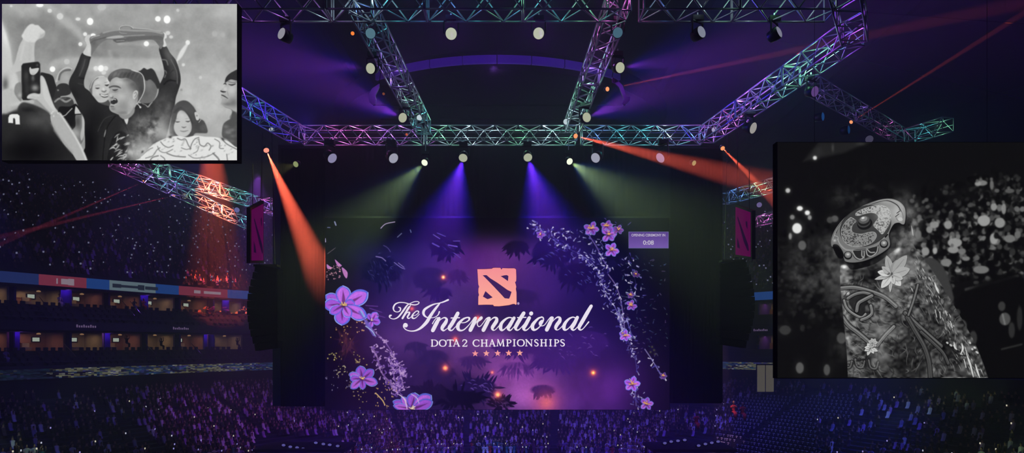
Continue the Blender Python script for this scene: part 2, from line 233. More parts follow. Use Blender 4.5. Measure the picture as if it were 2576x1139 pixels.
# ------------------------------------------------------------ lower right inset picture
def sh(px,py): return (2070+px/5.696,480+py/5.696)
def hd(px,py): return (2080+px/3.798,650+py/3.798)
def paint_shield():
    c=Cv(1956,358,2576,950,1.5,12,8); rs=np.random.RandomState(21)
    c.poly([(2020,406),(2060,358),(2190,356),(2120,385)],34,6,.9,smooth=False); c.blob(2095,372,3,10,92,.6); c.blob(2165,362,12,4,70,.5); c.blob(2060,380,12,10,50,.5)
    # audience, out of focus
    for k in range(1500):
        x=1956+rs.rand()*620; y=430+rs.rand()*400
        top=500-(x-2230)*.28 if x>2230 else 575-(x-1960)*.12
        if y<top or (x>2400 and y>700+ (2576-x)*.1): continue
        f=min(1,(y-top)/110)
        v=(18+rs.rand()**2*58)*(.4+.6*f)
        if x<2230: v*=.55
        c.blob(x,y,3+rs.rand()*5,3.5+rs.rand()*5,v,.8,hard=2)
    for k in range(620):
        x=2280+rs.rand()*296; y=440+rs.rand()*262; top=500-(x-2230)*.24
        if y<top: continue
        f=min(1,(y-top)/120); r=2+rs.rand()*4+2*f; v=(46+rs.rand()**2*96)*(.55+.5*f)
        if rs.rand()<.45: c.blob(x,y,r,r*(.7+rs.rand()*.9),v,.85,hard=1.8,rot=rs.rand()*90)
        else: c.blob(x,y,r*1.3,r*1.4,8,.8,hard=2)
    for x,y,rx,ry,v in [(2402,610,18,12,158),(2410,595,6,7,120),(2398,628,14,9,150),(2475,555,16,14,165),(2515,560,13,13,150),(2385,565,10,11,150),(2350,565,12,9,148),(2338,577,8,9,140),(2328,632,10,11,150),(2352,630,6,9,170),(2500,600,10,14,160),(2540,600,14,10,120),
        (2470,460,14,7,130),(2460,462,8,6,150),(2495,465,5,12,110),(2500,520,8,10,150),(2525,525,6,14,140),(2420,632,10,8,120),(2430,650,10,6,130),(2468,678,20,10,120),(2410,680,8,5,140),(2380,660,14,10,130),(2310,590,8,12,110),(2540,480,12,6,90),(2300,560,5,5,120),(2455,545,6,6,130),(2560,590,8,10,110),(2440,575,5,12,120)]:
        c.blob(x,y,rx,ry,v,.95,hard=2)
        c.blob(x-rx*.2,y-ry*1.2,4,4.5,95,.9,hard=1.6)
    for k in range(9): c.blob(2300+rs.rand()*250,560+rs.rand()*110,5+rs.rand()*5,7+rs.rand()*6,6,.9,hard=2.5)
    c.poly([(2320,655),(2350,650),(2378,680),(2395,730),(2398,758),(2375,762),(2340,710)],58,2.5)
    c.line([(2430,728),(2560,694)],7,62,2,.9); c.line([(2520,880),(2576,862)],5,40,2,.8)
    c.poly([(2400,760),(2576,700),(2576,950),(2400,950)],9,8,.9)
    for x,y,rx,ry,v in [(2528,802,14,16,86),(2520,770,9,12,60),(2545,830,8,20,48),(2418,818,14,15,70),(2448,850,10,18,55),(2565,800,7,30,40),(2408,785,8,8,50),(2420,822,4,4,20)]: c.blob(x,y,rx,ry,v,.9,hard=3)
    c.line([(2522,790),(2528,815)],4,140,1.5,.7); c.line([(2520,878),(2570,866)],4,60,2,.7)
    for x,y,rx,ry,v in [(2050,397,5,5,235),(1982,479,6,6,200),(2012,524,7.5,6,255),(2031,535,6.5,6,255),(1993,546,6,6,130),(2037,547,5,6,150),(2005,574,12,13,250),(1988,594,4,8,150),(2018,617,10,12,96),(2100,550,9,8,90),(2088,553,8,8,70),(2012,925,10,14,90),(2080,930,8,14,80),(1975,830,14,12,55),(2117,850,12,14,74)]:
        c.blob(x,y,rx*1.5,ry*1.5,v,.2); c.blob(x,y,rx,ry,v,.95,hard=2)
    c.smoke([(2170,478,40,34,1),(2140,500,46,22,.7),(2250,495,40,20,.5),(2290,530,26,40,.7),(2080,650,48,50,1),(2050,720,50,60,.6),(2105,610,24,30,.8),(2010,690,50,70,.4),(2120,740,26,60,.6),(2110,860,30,50,.4)],112,31,44,.32,.78,.95)
    c.blur((slice(0,c.h),slice(0,c.w)),2)
    # carved stone arm
    A=[(2114,672),(2119,667),(2130,668),(2142,678),(2160,676),(2200,664),(2236,640),(2262,622),(2292,612),(2304,625),(2330,658),(2352,690),(2372,722),(2400,768),(2430,820),(2455,868),(2474,915),(2492,970),(2500,990),(2136,990),(2134,970),(2131,900),(2127,850),(2121,790),(2116,740),(2113,700)]
    c.poly(A,82,1.2); am=c.full(A,1.2)
    for x,y,rx,ry,v,a,r in [(2128,800,14,150,128,.9,0),(2200,690,50,28,22,.9,-15),(2170,780,40,40,88,.7,0),(2230,820,40,50,84,.6,0),(2260,920,60,40,22,.85,0),(2300,870,40,40,36,.8,0),(2180,920,40,50,66,.6,0),(2340,740,24,60,96,.6,-30),(2290,700,40,50,104,.7,0),(2380,870,60,26,30,.85,50),(2360,790,20,50,40,.7,-30),(2130,700,18,30,140,.7,0)]:
        c.blob(x,y,rx,ry,v,a,rot=r,clip=am)
    n1=c.noise(34,3,41,.5); n2=c.noise(16,2,42)
    rg=1-np.abs(n1-.5)*9; rg=np.clip(rg,0,1)**2; c.a*=(1-am*(.45*rg))[...,None]; 
    g=np.roll(n2,3,0)-np.roll(n2,-3,0)+np.roll(n1,4,1)-np.roll(n1,-4,1); c.a*=np.clip(1+am*g*2.6,.35,2.0)[...,None]
    for k in range(300):   # swirling grain of the carving
        x=2125+rs.rand()*290; y=690+rs.rand()*250; a=1.1+.9*math.sin(x*.02+y*.013)+rs.randn()*.3; l=6+rs.rand()*14; o=rs.randn()*.4; v=rs.choice([14,22,120,150])
        c.line([(x-l*math.cos(a-o),y-l*math.sin(a-o)),(x,y),(x+l*math.cos(a+o),y+l*math.sin(a+o))],[.6,2.2,.6],v,.8,.5,clip=am)
    def strap(P,w,v):
        P=[hd(*p) for p in P]; c.line(P,w+4,12,1.4,.8,clip=am); c.line(P,w,v,.9,1,clip=am); c.line([(x,y-w*.22) for x,y in P],w*.25,v*1.35,.8,.8,clip=am); c.line([(x,y+w*.2) for x,y in P],w*.12,v*.5,.6,.7,clip=am)
    strap([(110,285),(240,275),(340,290),(470,330),(560,372),(660,455)],9,112); strap([(150,560),(210,640),(300,710),(400,795)],10,108); strap([(750,520),(830,600),(960,720),(1090,835)],10,86)
    strap([(770,560),(850,700),(930,840),(975,980),(990,1130)],10,70); strap([(640,650),(560,730),(480,830)],8,120); strap([(780,540),(830,400),(870,250)],5,110); strap([(900,700),(1010,800),(1110,900),(1160,1000)],7,72)
    c.poly([hd(*p) for p in [(210,400),(300,345),(430,345),(370,440),(360,520),(300,550),(250,490)]],34,1,.9,clip=am)
    strap([(200,380),(270,340),(350,325),(430,345)],7,112); strap([(165,400),(190,470),(250,525),(330,562),(370,530)],6,126); strap([(285,500),(300,430),(350,395),(430,355)],8,116); strap([(330,585),(390,560),(430,520),(420,450)],7,120)
    for x,y in [(150,990),(270,990),(400,1000)]: strap([(x,y-30),(x+20,y+40),(x+70,y+50),(x+90,y-10)],4,92)
    for k in range(46):     # rough carved bands near the bottom left
        x,y=hd(190+rs.rand()*160,760+rs.rand()*360); c.line([(x,y),(x+3,y-2.5),(x+7,y)],[.8,2,.8],130,.7,.6,clip=am)
    for k in range(190):    # wet highlights down the right flank
        t=rs.rand(); x=2310+t*160+rs.randn()*12-14; y=640+t*300+rs.rand()*14; l=3+rs.rand()*11; c.line([(x,y),(x+l*.28,y+l*.5),(x+l*.5,y+l)],[.5,1+rs.rand()*1.6,.5],90+rs.rand()*150,.6,.75,clip=am)
    for P in [[(1215,800),(1225,850),(1245,870)],[(1290,810),(1300,860),(1280,910)],[(1330,900),(1370,1010),(1400,1130)],[(1420,1010),(1440,1080),(1460,1135)],[(1030,230),(1050,290),(1070,330)],[(1035,490),(1050,560)],[(1080,510),(1085,570)],[(1130,500),(1150,540)],[(1180,600),(1200,660)],[(1310,960),(1330,1040)]]:
        c.line([hd(*p) for p in P],[2]+[5]*(len(P)-2)+[2],232,1,.9)
    c.line([hd(1200,870),hd(1260,920),hd(1330,930)],3,20,1,.8)
    c.smoke([(2255,660,34,60,.9),(2250,760,26,50,.7),(2230,840,30,40,.8),(2215,900,30,30,.5),(2290,600,22,60,.9),(2285,560,18,40,.8),(2270,640,26,30,.8)],150,33,34,.25,.8,.9)
    c.blob(2124,670,8,5,235,.9); c.blob(2124,672,5,4,255,.9); c.blob(2256,632,11,8,215,.9,rot=-35); c.blob(2260,628,6,4,240,.8,rot=-40); c.line([(2293,568),(2295,580),(2297,592)],[1,3,1],210,1.2,.8)
    # shield
    S=[sh(*p) for p in [(128,795),(120,700),(150,600),(210,500),(300,395),(420,300),(590,205),(780,135),(950,110),(1080,145),(1165,225),(1187,330),(1172,465),(1135,478),(1090,455),(1020,475),(965,565),(945,640),(962,770),(900,850),(750,940),(600,1000),(450,1026),(330,1012),(300,960),(272,890),(205,800)]]
    c.poly([(x+2,y+3) for x,y in S],8,2.5,.8); c.poly(S,120,.8); m=c.full(S,.8)
    c.poly([sh(*p) for p in [(140,790),(210,770),(290,880),(290,960),(215,950)]],10,1,.95)
    for x,y,rx,ry,v,a,r in [(1080,300,110,180,196,.9,0),(950,160,200,40,165,.9,10),(700,980,300,50,84,.7,-20),(200,650,60,120,112,.6,0)]:
        q=sh(x,y); c.blob(q[0],q[1],rx/5.7,ry/5.7,v,a,rot=r,clip=m)
    c.line([sh(*p) for p in [(190,600),(250,480),(400,335),(600,225),(800,155),(930,140),(1060,200),(1120,290)]],2.4,44,.7,.9); c.line([sh(*p) for p in [(140,700),(180,600),(240,500),(320,405),(430,320),(600,225),(790,150),(950,128),(1070,160),(1150,240)]],1.3,190,.6,.8)
    c.line([sh(*p) for p in [(1090,270),(1130,300),(1150,380),(1110,430),(1060,410),(1050,380)]],1.6,110,.6,.8); c.line([sh(*p) for p in [(1040,370),(1090,330)]],1.6,30,.6); c.line([sh(*p) for p in [(1060,320),(1100,290)]],1.6,30,.6); q=sh(1110,405); c.blob(q[0],q[1],6,5,205,.9,hard=1)
    D=[sh(612+378*math.cos(t)*math.cos(-.42)-278*math.sin(t)*math.sin(-.42), 505+378*math.cos(t)*math.sin(-.42)+278*math.sin(t)*math.cos(-.42)) for t in [k*math.pi/8 for k in range(16)]]
    c.poly(D,62,1); c.line(D+[D[0]],1.6,34,.7,.8)
    U=[sh(*p) for p in [(470,350),(480,310),(560,265),(680,225),(830,205),(930,245),(972,330),(960,450),(900,560),(848,618),(800,570),(728,500),(745,455),(795,385),(765,330),(690,312),(600,328),(520,352)]]
    L=[sh(*p) for p in [(402,378),(475,430),(430,480),(410,550),(440,600),(550,618),(660,592),(740,592),(768,650),(710,735),(600,785),(480,802),(360,770),(285,690),(265,570),(320,450)]]
    n3=c.noise(2.6,2,51)
    for Pq,v in ((U,182),(L,140)):
        c.poly(Pq,v,.7); k=c.full(Pq,.7); c.a*=(1-k*.55*sstep((n3-.5)*5))[...,None]; c.line(Pq+[Pq[0]],1.3,200,.6,.7)
    q=sh(880,320); c.blob(q[0],q[1],22,22,206,.6,clip=m)
    for x,y,rx,ry,v,h in [(600,470,110,85,22,1.2),(590,450,92,72,70,1),(592,440,86,62,30,1),(590,415,78,55,92,1),(585,400,52,36,140,1.2),(575,388,22,14,230,1)]:
        q=sh(x,y); c.blob(q[0],q[1],rx/5.696,ry/5.696,v,.95,hard=h,rot=-14)
    c.poly([sh(*p) for p in [(440,850),(560,830),(760,800),(800,780),(790,880),(700,930),(560,985),(480,980),(430,920)]],30,1,.9)
    for P in [[(420,860),(470,950),(540,980),(590,940),(590,860)],[(560,860),(560,930),(590,960)],[(620,850),(640,920),(700,935),(770,880),(790,800)],[(630,830),(680,880),(740,880)],[(210,690),(260,790),(340,850),(430,850)]]:
        c.line([sh(*p) for p in P],3.2,138,.7); c.line([sh(p[0],p[1]-5) for p in P],1,196,.6,.7)
    c.line([sh(*p) for p in [(250,760),(330,830),(480,850),(640,825),(780,765),(900,650),(940,600)]],2,150,.7,.8); c.line([sh(895,660),sh(925,625)],3.5,18,.7)
    for x,y in [(875,750),(360,915)]:
        q=sh(x,y); c.blob(q[0],q[1]+1.5,10.5,10.5,20,.95,hard=1); c.blob(q[0],q[1],8,8,112,1,hard=1); c.blob(q[0],q[1]-1,4.5,3.5,222,.9)
    q=sh(170,710); c.blob(q[0],q[1],4,3.5,196,.9); c.line([sh(170,640),sh(215,660),sh(220,700)],1.6,170,.7)
    # white flowers
    def petal(cx,cy,ang,l,w,v):
        a=math.radians(ang); dx,dy=math.cos(a),math.sin(a); nx,ny=-dy,dx
        P=[(cx+dx*l*.06,cy+dy*l*.06),(cx+dx*l*.4+nx*w,cy+dy*l*.4+ny*w),(cx+dx*l*.72+nx*w*.85,cy+dy*l*.72+ny*w*.85),(cx+dx*l,cy+dy*l),(cx+dx*l*.72-nx*w*.85,cy+dy*l*.72-ny*w*.85),(cx+dx*l*.4-nx*w,cy+dy*l*.4-ny*w)]
        c.poly([(x+.8,y+1.4) for x,y in P],40,1,.6,n=3); c.poly(P,v,.6,n=3); c.line([(cx+dx*4,cy+dy*4),(cx+dx*l*.8,cy+dy*l*.8)],[2.5,.8],v*.62,.9,.6); c.line([P[1],P[2],P[3]],1,min(250,v*1.15),.5,.6)
    for a,l,w,v in [(-105,50,9,170),(-70,40,9,150),(-52,62,12,168),(-18,48,12,178),(50,36,10,214),(20,30,9,190),(95,44,4,190),(128,42,9,212),(165,44,5,190),(192,36,8,214),(-140,32,7,180),(76,24,6,205)]: petal(2243,691,a,l,w,v)
    for k in range(9): c.blob(2240+rs.randn()*5,688+rs.randn()*5,1.6,1.6,20 if k%2 else 150,.8)
    for a in range(0,360,45): petal(2190,875,a+rs.rand()*25,14+rs.rand()*6,4,215)
    for a in range(0,360,50): petal(2196,862,a,12,4,190)
    for x,y in [(2383,862),(2440,862),(2452,874),(2458,886),(2446,878),(2392,868)]: c.blob(x,y,3+rs.rand()*2,2.5,210,.9,hard=1,rot=40)
    c.a*=.93; n=c.noise(3,2,9); c.a+=((n-.5)*5)[...,None]; c.a+=2
    return c

# ------------------------------------------------------------ picture on the main screen
def paint_stage():
    c=Cv(818,548,1684,1030,1.25,(34,22,78),5); rs=np.random.RandomState(77)
    B=[(1000,560,260,60,(8,18,52),.95),(1250,545,200,60,(2,3,52),1),(1560,560,200,90,(6,14,42),.95),(860,620,120,90,(14,24,52),.9),(1000,680,120,80,(26,26,74),.9),(900,950,100,120,(20,8,26),.95),(870,830,60,120,(40,14,30),.8),(1600,760,150,180,(8,8,48),.95),(1440,700,90,90,(16,12,66),.9),(1650,900,120,140,(24,14,58),.8),  # maroon blob at lower left paints in the red beam's faint glow
        (1240,660,150,90,(98,56,138),.95),(1190,640,60,60,(72,32,108),.7),(1100,760,120,80,(72,50,114),.8),(1020,850,110,70,(74,50,108),.85),(1180,870,140,60,(86,58,118),.8),(1350,740,80,70,(60,34,104),.8),(1330,985,120,62,(158,102,182),1),(1290,930,90,50,(136,82,164),.95),(1170,920,90,50,(86,52,112),.7),
        (1440,870,110,60,(54,30,104),.85),(1520,980,150,80,(80,42,122),.95),(1140,990,110,50,(34,22,60),.9),(1060,960,60,60,(50,32,80),.8),(1640,1000,70,60,(44,22,84),.9),(1240,855,60,20,(120,76,150),.6)]
    for x,y,rx,ry,v,a in B: c.blob(x,y,rx,ry,v,a)
    n=c.noise(60,5,3); c.a*=(.86+.3*n)[...,None]
    def frond(x,y,r,ry,v,seed,alpha=.92,down=True,leafs=30,hl=None):
        q=np.random.RandomState(seed); c.blob(x,y,r*.85,ry*.7,v,alpha,hard=7)
        for k in range(leafs):
            a=q.rand()*2*math.pi; px=x+math.cos(a)*r*.75*q.rand()**.4; py=y+math.sin(a)*ry*.7*q.rand()**.4
            d=math.pi/2+(px-x)/r*-.9+q.randn()*.35 if down else a+q.randn()*.3
            l=(9+q.rand()*16)*(1 if r<45 else 1.3); c.line([(px,py),(px+math.cos(d)*l*.5,py+math.sin(d)*l*.5),(px+math.cos(d)*l,py+math.sin(d)*l)],[3,6,.6],v,.8,alpha)
        if hl:
            for k in range(leafs//2):
                px=x+q.randn()*r*.4; py=y+q.randn()*ry*.4; d=.5+q.randn()*.4; l=6+q.rand()*8; c.line([(px,py),(px+l*.5*math.cos(d),py+l*.5*math.sin(d)-2),(px+l*math.cos(d),py+l*math.sin(d))],[.6,2.2,.6],hl,.7,.7)
    DK=(30,20,70)
    frond(1120,620,44,36,(14,8,52),1,leafs=36,hl=(74,56,140)); frond(1080,700,50,40,(36,26,80),2,.8); frond(1105,735,36,18,(40,22,88),3,.8); frond(1150,690,26,18,(56,30,96),4,.7); frond(960,680,60,46,(16,18,58),5,.8,hl=(66,66,124))
    frond(1300,620,34,22,(30,14,64),6,.85); frond(1390,640,60,36,(6,6,48),7,.95,leafs=40,hl=(80,80,150)); frond(1460,690,66,40,(6,6,50),8,.95,leafs=40,hl=(90,92,160)); frond(1400,610,50,24,(8,8,62),9,.9,hl=(96,84,170))
    frond(1290,745,80,26,(46,28,86),10,.8); frond(1310,872,84,26,(62,34,108),11,.9,leafs=60,hl=None); frond(1395,905,64,32,(62,34,110),12,.95,leafs=60); frond(1190,905,40,16,(60,36,100),31,.8); frond(1420,880,70,34,(58,34,106),13,.85,hl=(100,72,150)); frond(1480,860,60,40,(54,30,104),14,.7,hl=(98,76,150))
    frond(1365,980,34,18,(58,34,102),15,.92,leafs=26); frond(1250,955,26,12,(110,64,140),16,.6); frond(1300,920,50,14,(70,40,112),17,.5)
    frond(1200,975,56,34,(34,22,74),18,.95,leafs=46,down=False,hl=(96,78,156)); frond(1150,1000,80,26,(14,10,38),19,.95,leafs=40,down=False); frond(1080,990,50,26,(28,18,52),20,.9,down=False); frond(1260,1015,36,14,(26,16,48),21,.9,down=False,hl=(80,56,110)); frond(1090,900,44,30,(44,30,82),22,.75); frond(1045,870,30,16,(46,32,84),23,.7)
    frond(1110,935,40,26,(42,28,78),24,.8); frond(1550,620,50,40,(4,6,42),25,.9); frond(1570,700,50,50,(4,4,38),26,.9)
    for x,y,r,v in [(1115,697,7,(230,130,100)),(1120,925,9,(235,130,110)),(1252,992,9,(240,150,120)),(1492,937,8,(250,150,90)),(1238,936,4,(240,150,140)),(1375,1012,22,(170,98,120)),(1202,800,7,(220,110,110)),(1145,853,7,(230,120,120)),(1036,776,6,(200,100,110))]:
        c.blob(x,y,r*1.6,r*1.6,(190,90,100),.45); c.blob(x,y,r*.7,r*.7,v,.9)
    c.blob(1115,697,3,3,(255,230,170),.9); c.blob(1492,937,3,3,(255,220,150),.9); c.blob(1120,925,4,4,(255,190,130),.8); c.blob(1252,992,4,4,(255,200,150),.8)
    # darker band at the top where the picture fades out
    f=sstep((c.Y-545)/100.)[...,None]; m_=np.exp(-((c.X-1530)/190.)**2)[...,None]; c.a*=(.1+.9*np.maximum(f,m_*.75)); e=sstep((c.X-812)/110.)*sstep((1700-c.X)/150.); c.a*=(.45+.55*e)[...,None]
    # loose strokes of leaves
    for P,w,v in [([(958,574),(970,563),(993,558)],2.6,(150,144,186)),([(1000,596),(1010,587)],3,(84,92,130)),([(965,617),(975,623),(982,633)],2.5,(70,66,120)),([(946,645),(960,648),(970,656)],3,(110,104,160)),([(992,660),(1008,672),(1018,676)],2.5,(110,104,160)),([(1002,661),(1016,672)],2.5,(110,104,160)),
        ([(824,638),(844,623)],1.4,(110,100,120)),([(842,558),(845,566)],4,(120,130,170)),([(824,572),(830,572)],3,(90,100,140)),([(1032,578),(1034,584)],3,(90,100,150)),([(818,600),(819,608)],3,(150,150,190)),([(1090,590),(1106,600)],3,(92,80,160)),([(1100,586),(1120,594)],3,(80,70,150)),([(1088,612),(1104,620)],4,(88,76,160)),([(1128,616),(1150,620)],3.5,(96,80,170)),([(1140,606),(1156,606)],2.5,(90,76,160)),([(1142,636),(1158,648)],2.5,(84,70,150))]:
        c.line(P,w,v,.8,.9)
    for k in range(60):
        x=930+rs.rand()*90; y=650+rs.rand()*60; c.line([(x,y),(x+3,y+7)],1.6,(60,58,112),.8,.4)
    # petals drifting at the left edge
    for P in [[(842,652),(852,660),(860,668),(850,670)],[(860,672),(874,684),(872,700),(864,690)],[(822,664),(828,668),(836,674),(824,676)]]: c.poly(P,(150,110,170),.8)
    for k in range(34): c.blob(822+rs.rand()*34,664+rs.rand()*40,1+rs.rand()*1.6,1+rs.rand(),(190,150,170),.85)
    c.a=255*(np.clip(c.a,0,255)/255)**1.25*np.array((1.4,1.3,1.2),np.float32)
    def vine(P,w,v,dens,spread,cols,seed):
        q=np.random.RandomState(seed); c.line(P,w,v,.8,.9); R=crom(P,False,8)
        for k in range(int(len(R)*dens*.8)):
            i=q.randint(len(R)); x,y=R[i]+q.randn(2)*spread; a=q.rand()*6.3; l=3+q.rand()*7; cl=cols[q.randint(len(cols))]
            c.line([(x,y),(x+l*math.cos(a),y+l*math.sin(a))],[.8,2.4+q.rand()*2.6],cl,.6,.85)
    LV=[(176,140,200),(120,84,160),(176,140,196),(94,60,140)]
    vine([(920,812),(940,832),(965,855),(985,885),(992,905),(1006,925)],3,(120,84,150),1.2,3,LV,1); vine([(935,872),(948,895),(955,925),(966,945),(985,965),(1000,990)],4,(128,92,150),2,4,LV,2)
    vine([(978,900),(985,918),(1004,920),(1012,932),(1018,940)],3,(130,96,160),2.5,4,LV,3); vine([(988,925),(992,950),(1000,970),(1008,975)],3,(120,80,160),3,6,LV,4); vine([(1014,940),(1004,952),(996,975),(1002,990)],3,(110,74,160),3,6,LV,5)
    for x,y in [(967,860),(962,873),(948,870),(988,890),(996,903),(1014,938),(984,940)]:
        for k in range(6): c.blob(x+rs.randn()*3,y+rs.randn()*3,2,2,(184,150,200),.85,hard=.8)
    RV=[(110,104,170),(150,146,196),(80,72,150),(60,50,130),(206,200,226)]
    vine([(1334,556),(1350,575),(1380,596),(1420,620),(1460,640),(1490,662)],1.4,(70,60,130),3,7,RV,6); vine([(1480,590),(1500,620),(1515,650),(1535,680)],3,(100,80,150),2,6,RV,7); vine([(1380,590),(1420,585),(1450,600)],1,(60,50,120),2,8,RV,8)
    vine([(1490,662),(1510,690),(1516,720),(1530,750),(1548,775),(1558,800)],2.4,(96,84,160),2.4,6,RV,9); vine([(1530,690),(1550,720),(1562,760),(1568,800),(1572,840)],3,(110,90,150),1.6,5,RV,10); vine([(1558,780),(1560,810),(1570,832)],4,(120,110,170),2,4,RV,11); vine([(1580,640),(1590,680),(1600,720),(1590,760)],1,(50,46,110),2.2,10,RV,12)
    vine([(1572,840),(1590,880),(1598,905),(1602,935)],1.6,(70,64,130),1.6,4,RV,13); vine([(1622,878),(1640,905),(1658,935),(1668,948)],3,(120,110,160),.8,2,RV,14); vine([(1592,960),(1598,990),(1600,1020)],2,(100,90,160),2.4,7,RV,15); vine([(1575,800),(1585,830),(1592,850)],2.5,(80,76,150),1.5,4,RV,16)
    for k in range(110):
        x=1560+rs.rand()*118; y=640+rs.rand()*260; c.line([(x,y),(x+rs.randn()*4,y+rs.randn()*3)],1.2+rs.rand()*1.6,(70+rs.rand()*50,74+rs.rand()*50,110+rs.rand()*40),.6,.5)
    for x,y in [(1645,880),(1640,872),(1636,885),(1648,890)]: c.blob(x,y,3,3,(90,90,60),.7)
    for k in range(150):
        cx,cy,r,v=[(840,895,8,(176,160,96)),(902,902,8,(170,150,90)),(858,930,10,(170,160,130)),(968,975,14,(176,140,96)),(962,1010,16,(190,150,96)),(865,830,16,(190,150,90)),(905,815,12,(200,150,100)),(840,960,16,(110,100,140)),(905,990,12,(150,130,90)),(880,960,20,(120,104,90))][k%10]
        c.blob(cx+rs.randn()*r,cy+rs.randn()*r,1+rs.rand()*1.2,1+rs.rand()*1.4,v,.85,hard=.8)
    for k in range(40): c.line([(870+rs.randn()*14,860+rs.randn()*20)]*1+[(874+rs.randn()*14,864+rs.randn()*20)],2.5,(84,40,50),1,.35)
    c.line([(945,988),(962,1006),(968,1018)],3,(196,160,104),.8)
    # flowers
    def petal(cx,cy,ang,l,w,fill,edge,rim,dk):
        a=math.radians(ang); dx,dy=math.cos(a),math.sin(a); nx,ny=-dy,dx
        def at(t,u): return (cx+dx*l*t+nx*w*u,cy+dy*l*t+ny*w*u)
        P=[at(.05,0),at(.3,.75),at(.62,1),at(.86,.7),at(1,0),at(.86,-.7),at(.62,-1),at(.3,-.75)]
        c.poly(P,edge,.6,n=4); c.poly([at(.1,0),at(.3,.6),at(.6,.84),at(.8,.56),at(.93,0),at(.8,-.52),at(.6,-.8),at(.3,-.6)],fill,.8,n=4)
        c.line([at(.06,0),at(.4,.05),at(.75,0)],[w*.5,w*.35,.5],dk,1.4,.6); c.line([at(.3,.75),at(.62,1),at(.86,.7),at(1,0)],max(1,w*.1),rim,.6,.9); c.line([at(.3,-.4),at(.6,-.5),at(.8,-.3)],max(.8,w*.1),tuple(min(255,v*1.25) for v in fill),.9,.5)
    def bloom(cx,cy,s,pet,bright=1,cen=(230,190,110)):
        f=lambda v:tuple(x*bright for x in v)
        for k,(a,l,w) in enumerate(pet): petal(cx,cy,a,l*s,w*s,f((168,92,204)) if k%2 else f((146,76,194)),f((84,92,196)),f((150,168,232)),f((60,18,60)))
        c.blob(cx,cy,5*s,4*s,(70,24,40),.7)
        for k in range(9):
            a=rs.rand()*6.3; r=(3+rs.rand()*8)*s; c.line([(cx,cy),(cx+r*math.cos(a),cy-abs(r*math.sin(a)))],[.8,1.6*s+.6],cen,.6,.9)
    bloom(864,768,1,[(-150,52,15),(-92,50,19),(-178,50,16),(-28,70,20),(-8,30,14),(28,66,18),(95,50,20),(60,34,12),(150,40,12)],1.12)
    bloom(935,806,.5,[(-120,40,14),(-60,50,20),(10,44,18),(100,36,14)],1.1,(240,220,200)); c.line([(905,785),(915,800),(925,815),(940,842)],[8,5,10,6],(110,90,190),1.2,.8); c.line([(908,782),(916,796)],4,(120,190,226),1,.8); c.line([(920,820),(936,832),(944,844)],3,(170,190,230),.9,.8)
    for P in [[(920,768),(950,770)],[(930,775),(960,785)],[(948,792),(968,798)]]: c.line(P,2.6,(96,56,140),.9,.8)
    bloom(911,953,.78,[(-100,44,17),(-158,46,13),(-40,48,15),(15,52,15),(-178,40,12),(140,48,13),(85,34,11)],1,(236,190,120))
    bloom(1036,1028,1,[(-158,52,11),(-132,40,10),(-80,42,18),(-35,60,18),(-20,56,14),(-170,48,9)],1.0,(240,220,190)); c.line([(1004,992),(1018,1004),(1024,1028)],[2,4,2],(212,190,220),.8,.9); c.line([(1034,990),(1048,1000),(1054,1014)],[2,3,2],(190,170,220),.8,.9)
    st=[(-90,20,7),(-20,20,7),(45,18,6),(120,19,7),(195,20,7)]
    for x,y,s,b in [(1487,575,1,.95),(1530,590,1.1,1.05),(1538,629,1,1.1),(1526,568,.8,.9),(1555,578,.7,.8),(1360,590,.6,.9),(1588,768,.75,.95),(1586,742,.5,.7),(1572,844,.8,1.15),(1590,966,1.05,1.15),(1626,1016,.9,1),(1566,838,.3,.9),(1668,945,.5,.7),(1600,690,.5,.6)]:
        bloom(x,y,s,[(a+rs.rand()*30,l,w) for a,l,w in st],b,(230,170,90))
    for k in range(60):
        x=1500+rs.randn()*34; y=590+rs.randn()*22; c.line([(x,y),(x+rs.randn()*4,y+rs.randn()*4)],2,[(110,90,190),(160,150,210),(70,50,150)][k%3],.7,.6)
    n=c.noise(2.5,2,9); c.a*=(.94+.12*n)[...,None]
    return c
# =============================================================== scene =========================
import bpy, bmesh, random
from mathutils import Vector, Matrix
from mathutils.geometry import tessellate_polygon
R=random.Random(5); PI=math.pi
SC=bpy.context.scene; COL=SC.collection
F=1600.; CX=1288.; HY=865.; CZ=16.            # focal length (px), centre column, horizon row, camera height
def P(px,py,Y): return Vector(((px-CX)/F*Y,Y,CZ+(HY-py)/F*Y))
def proj(v): return CX+v[0]/v[1]*F, HY-(v[2]-CZ)/v[1]*F
def lin(c): 
    return tuple(((v/255)/12.92 if v/255<=.04045 else ((v/255+.055)/1.055)**2.4) for v in c)
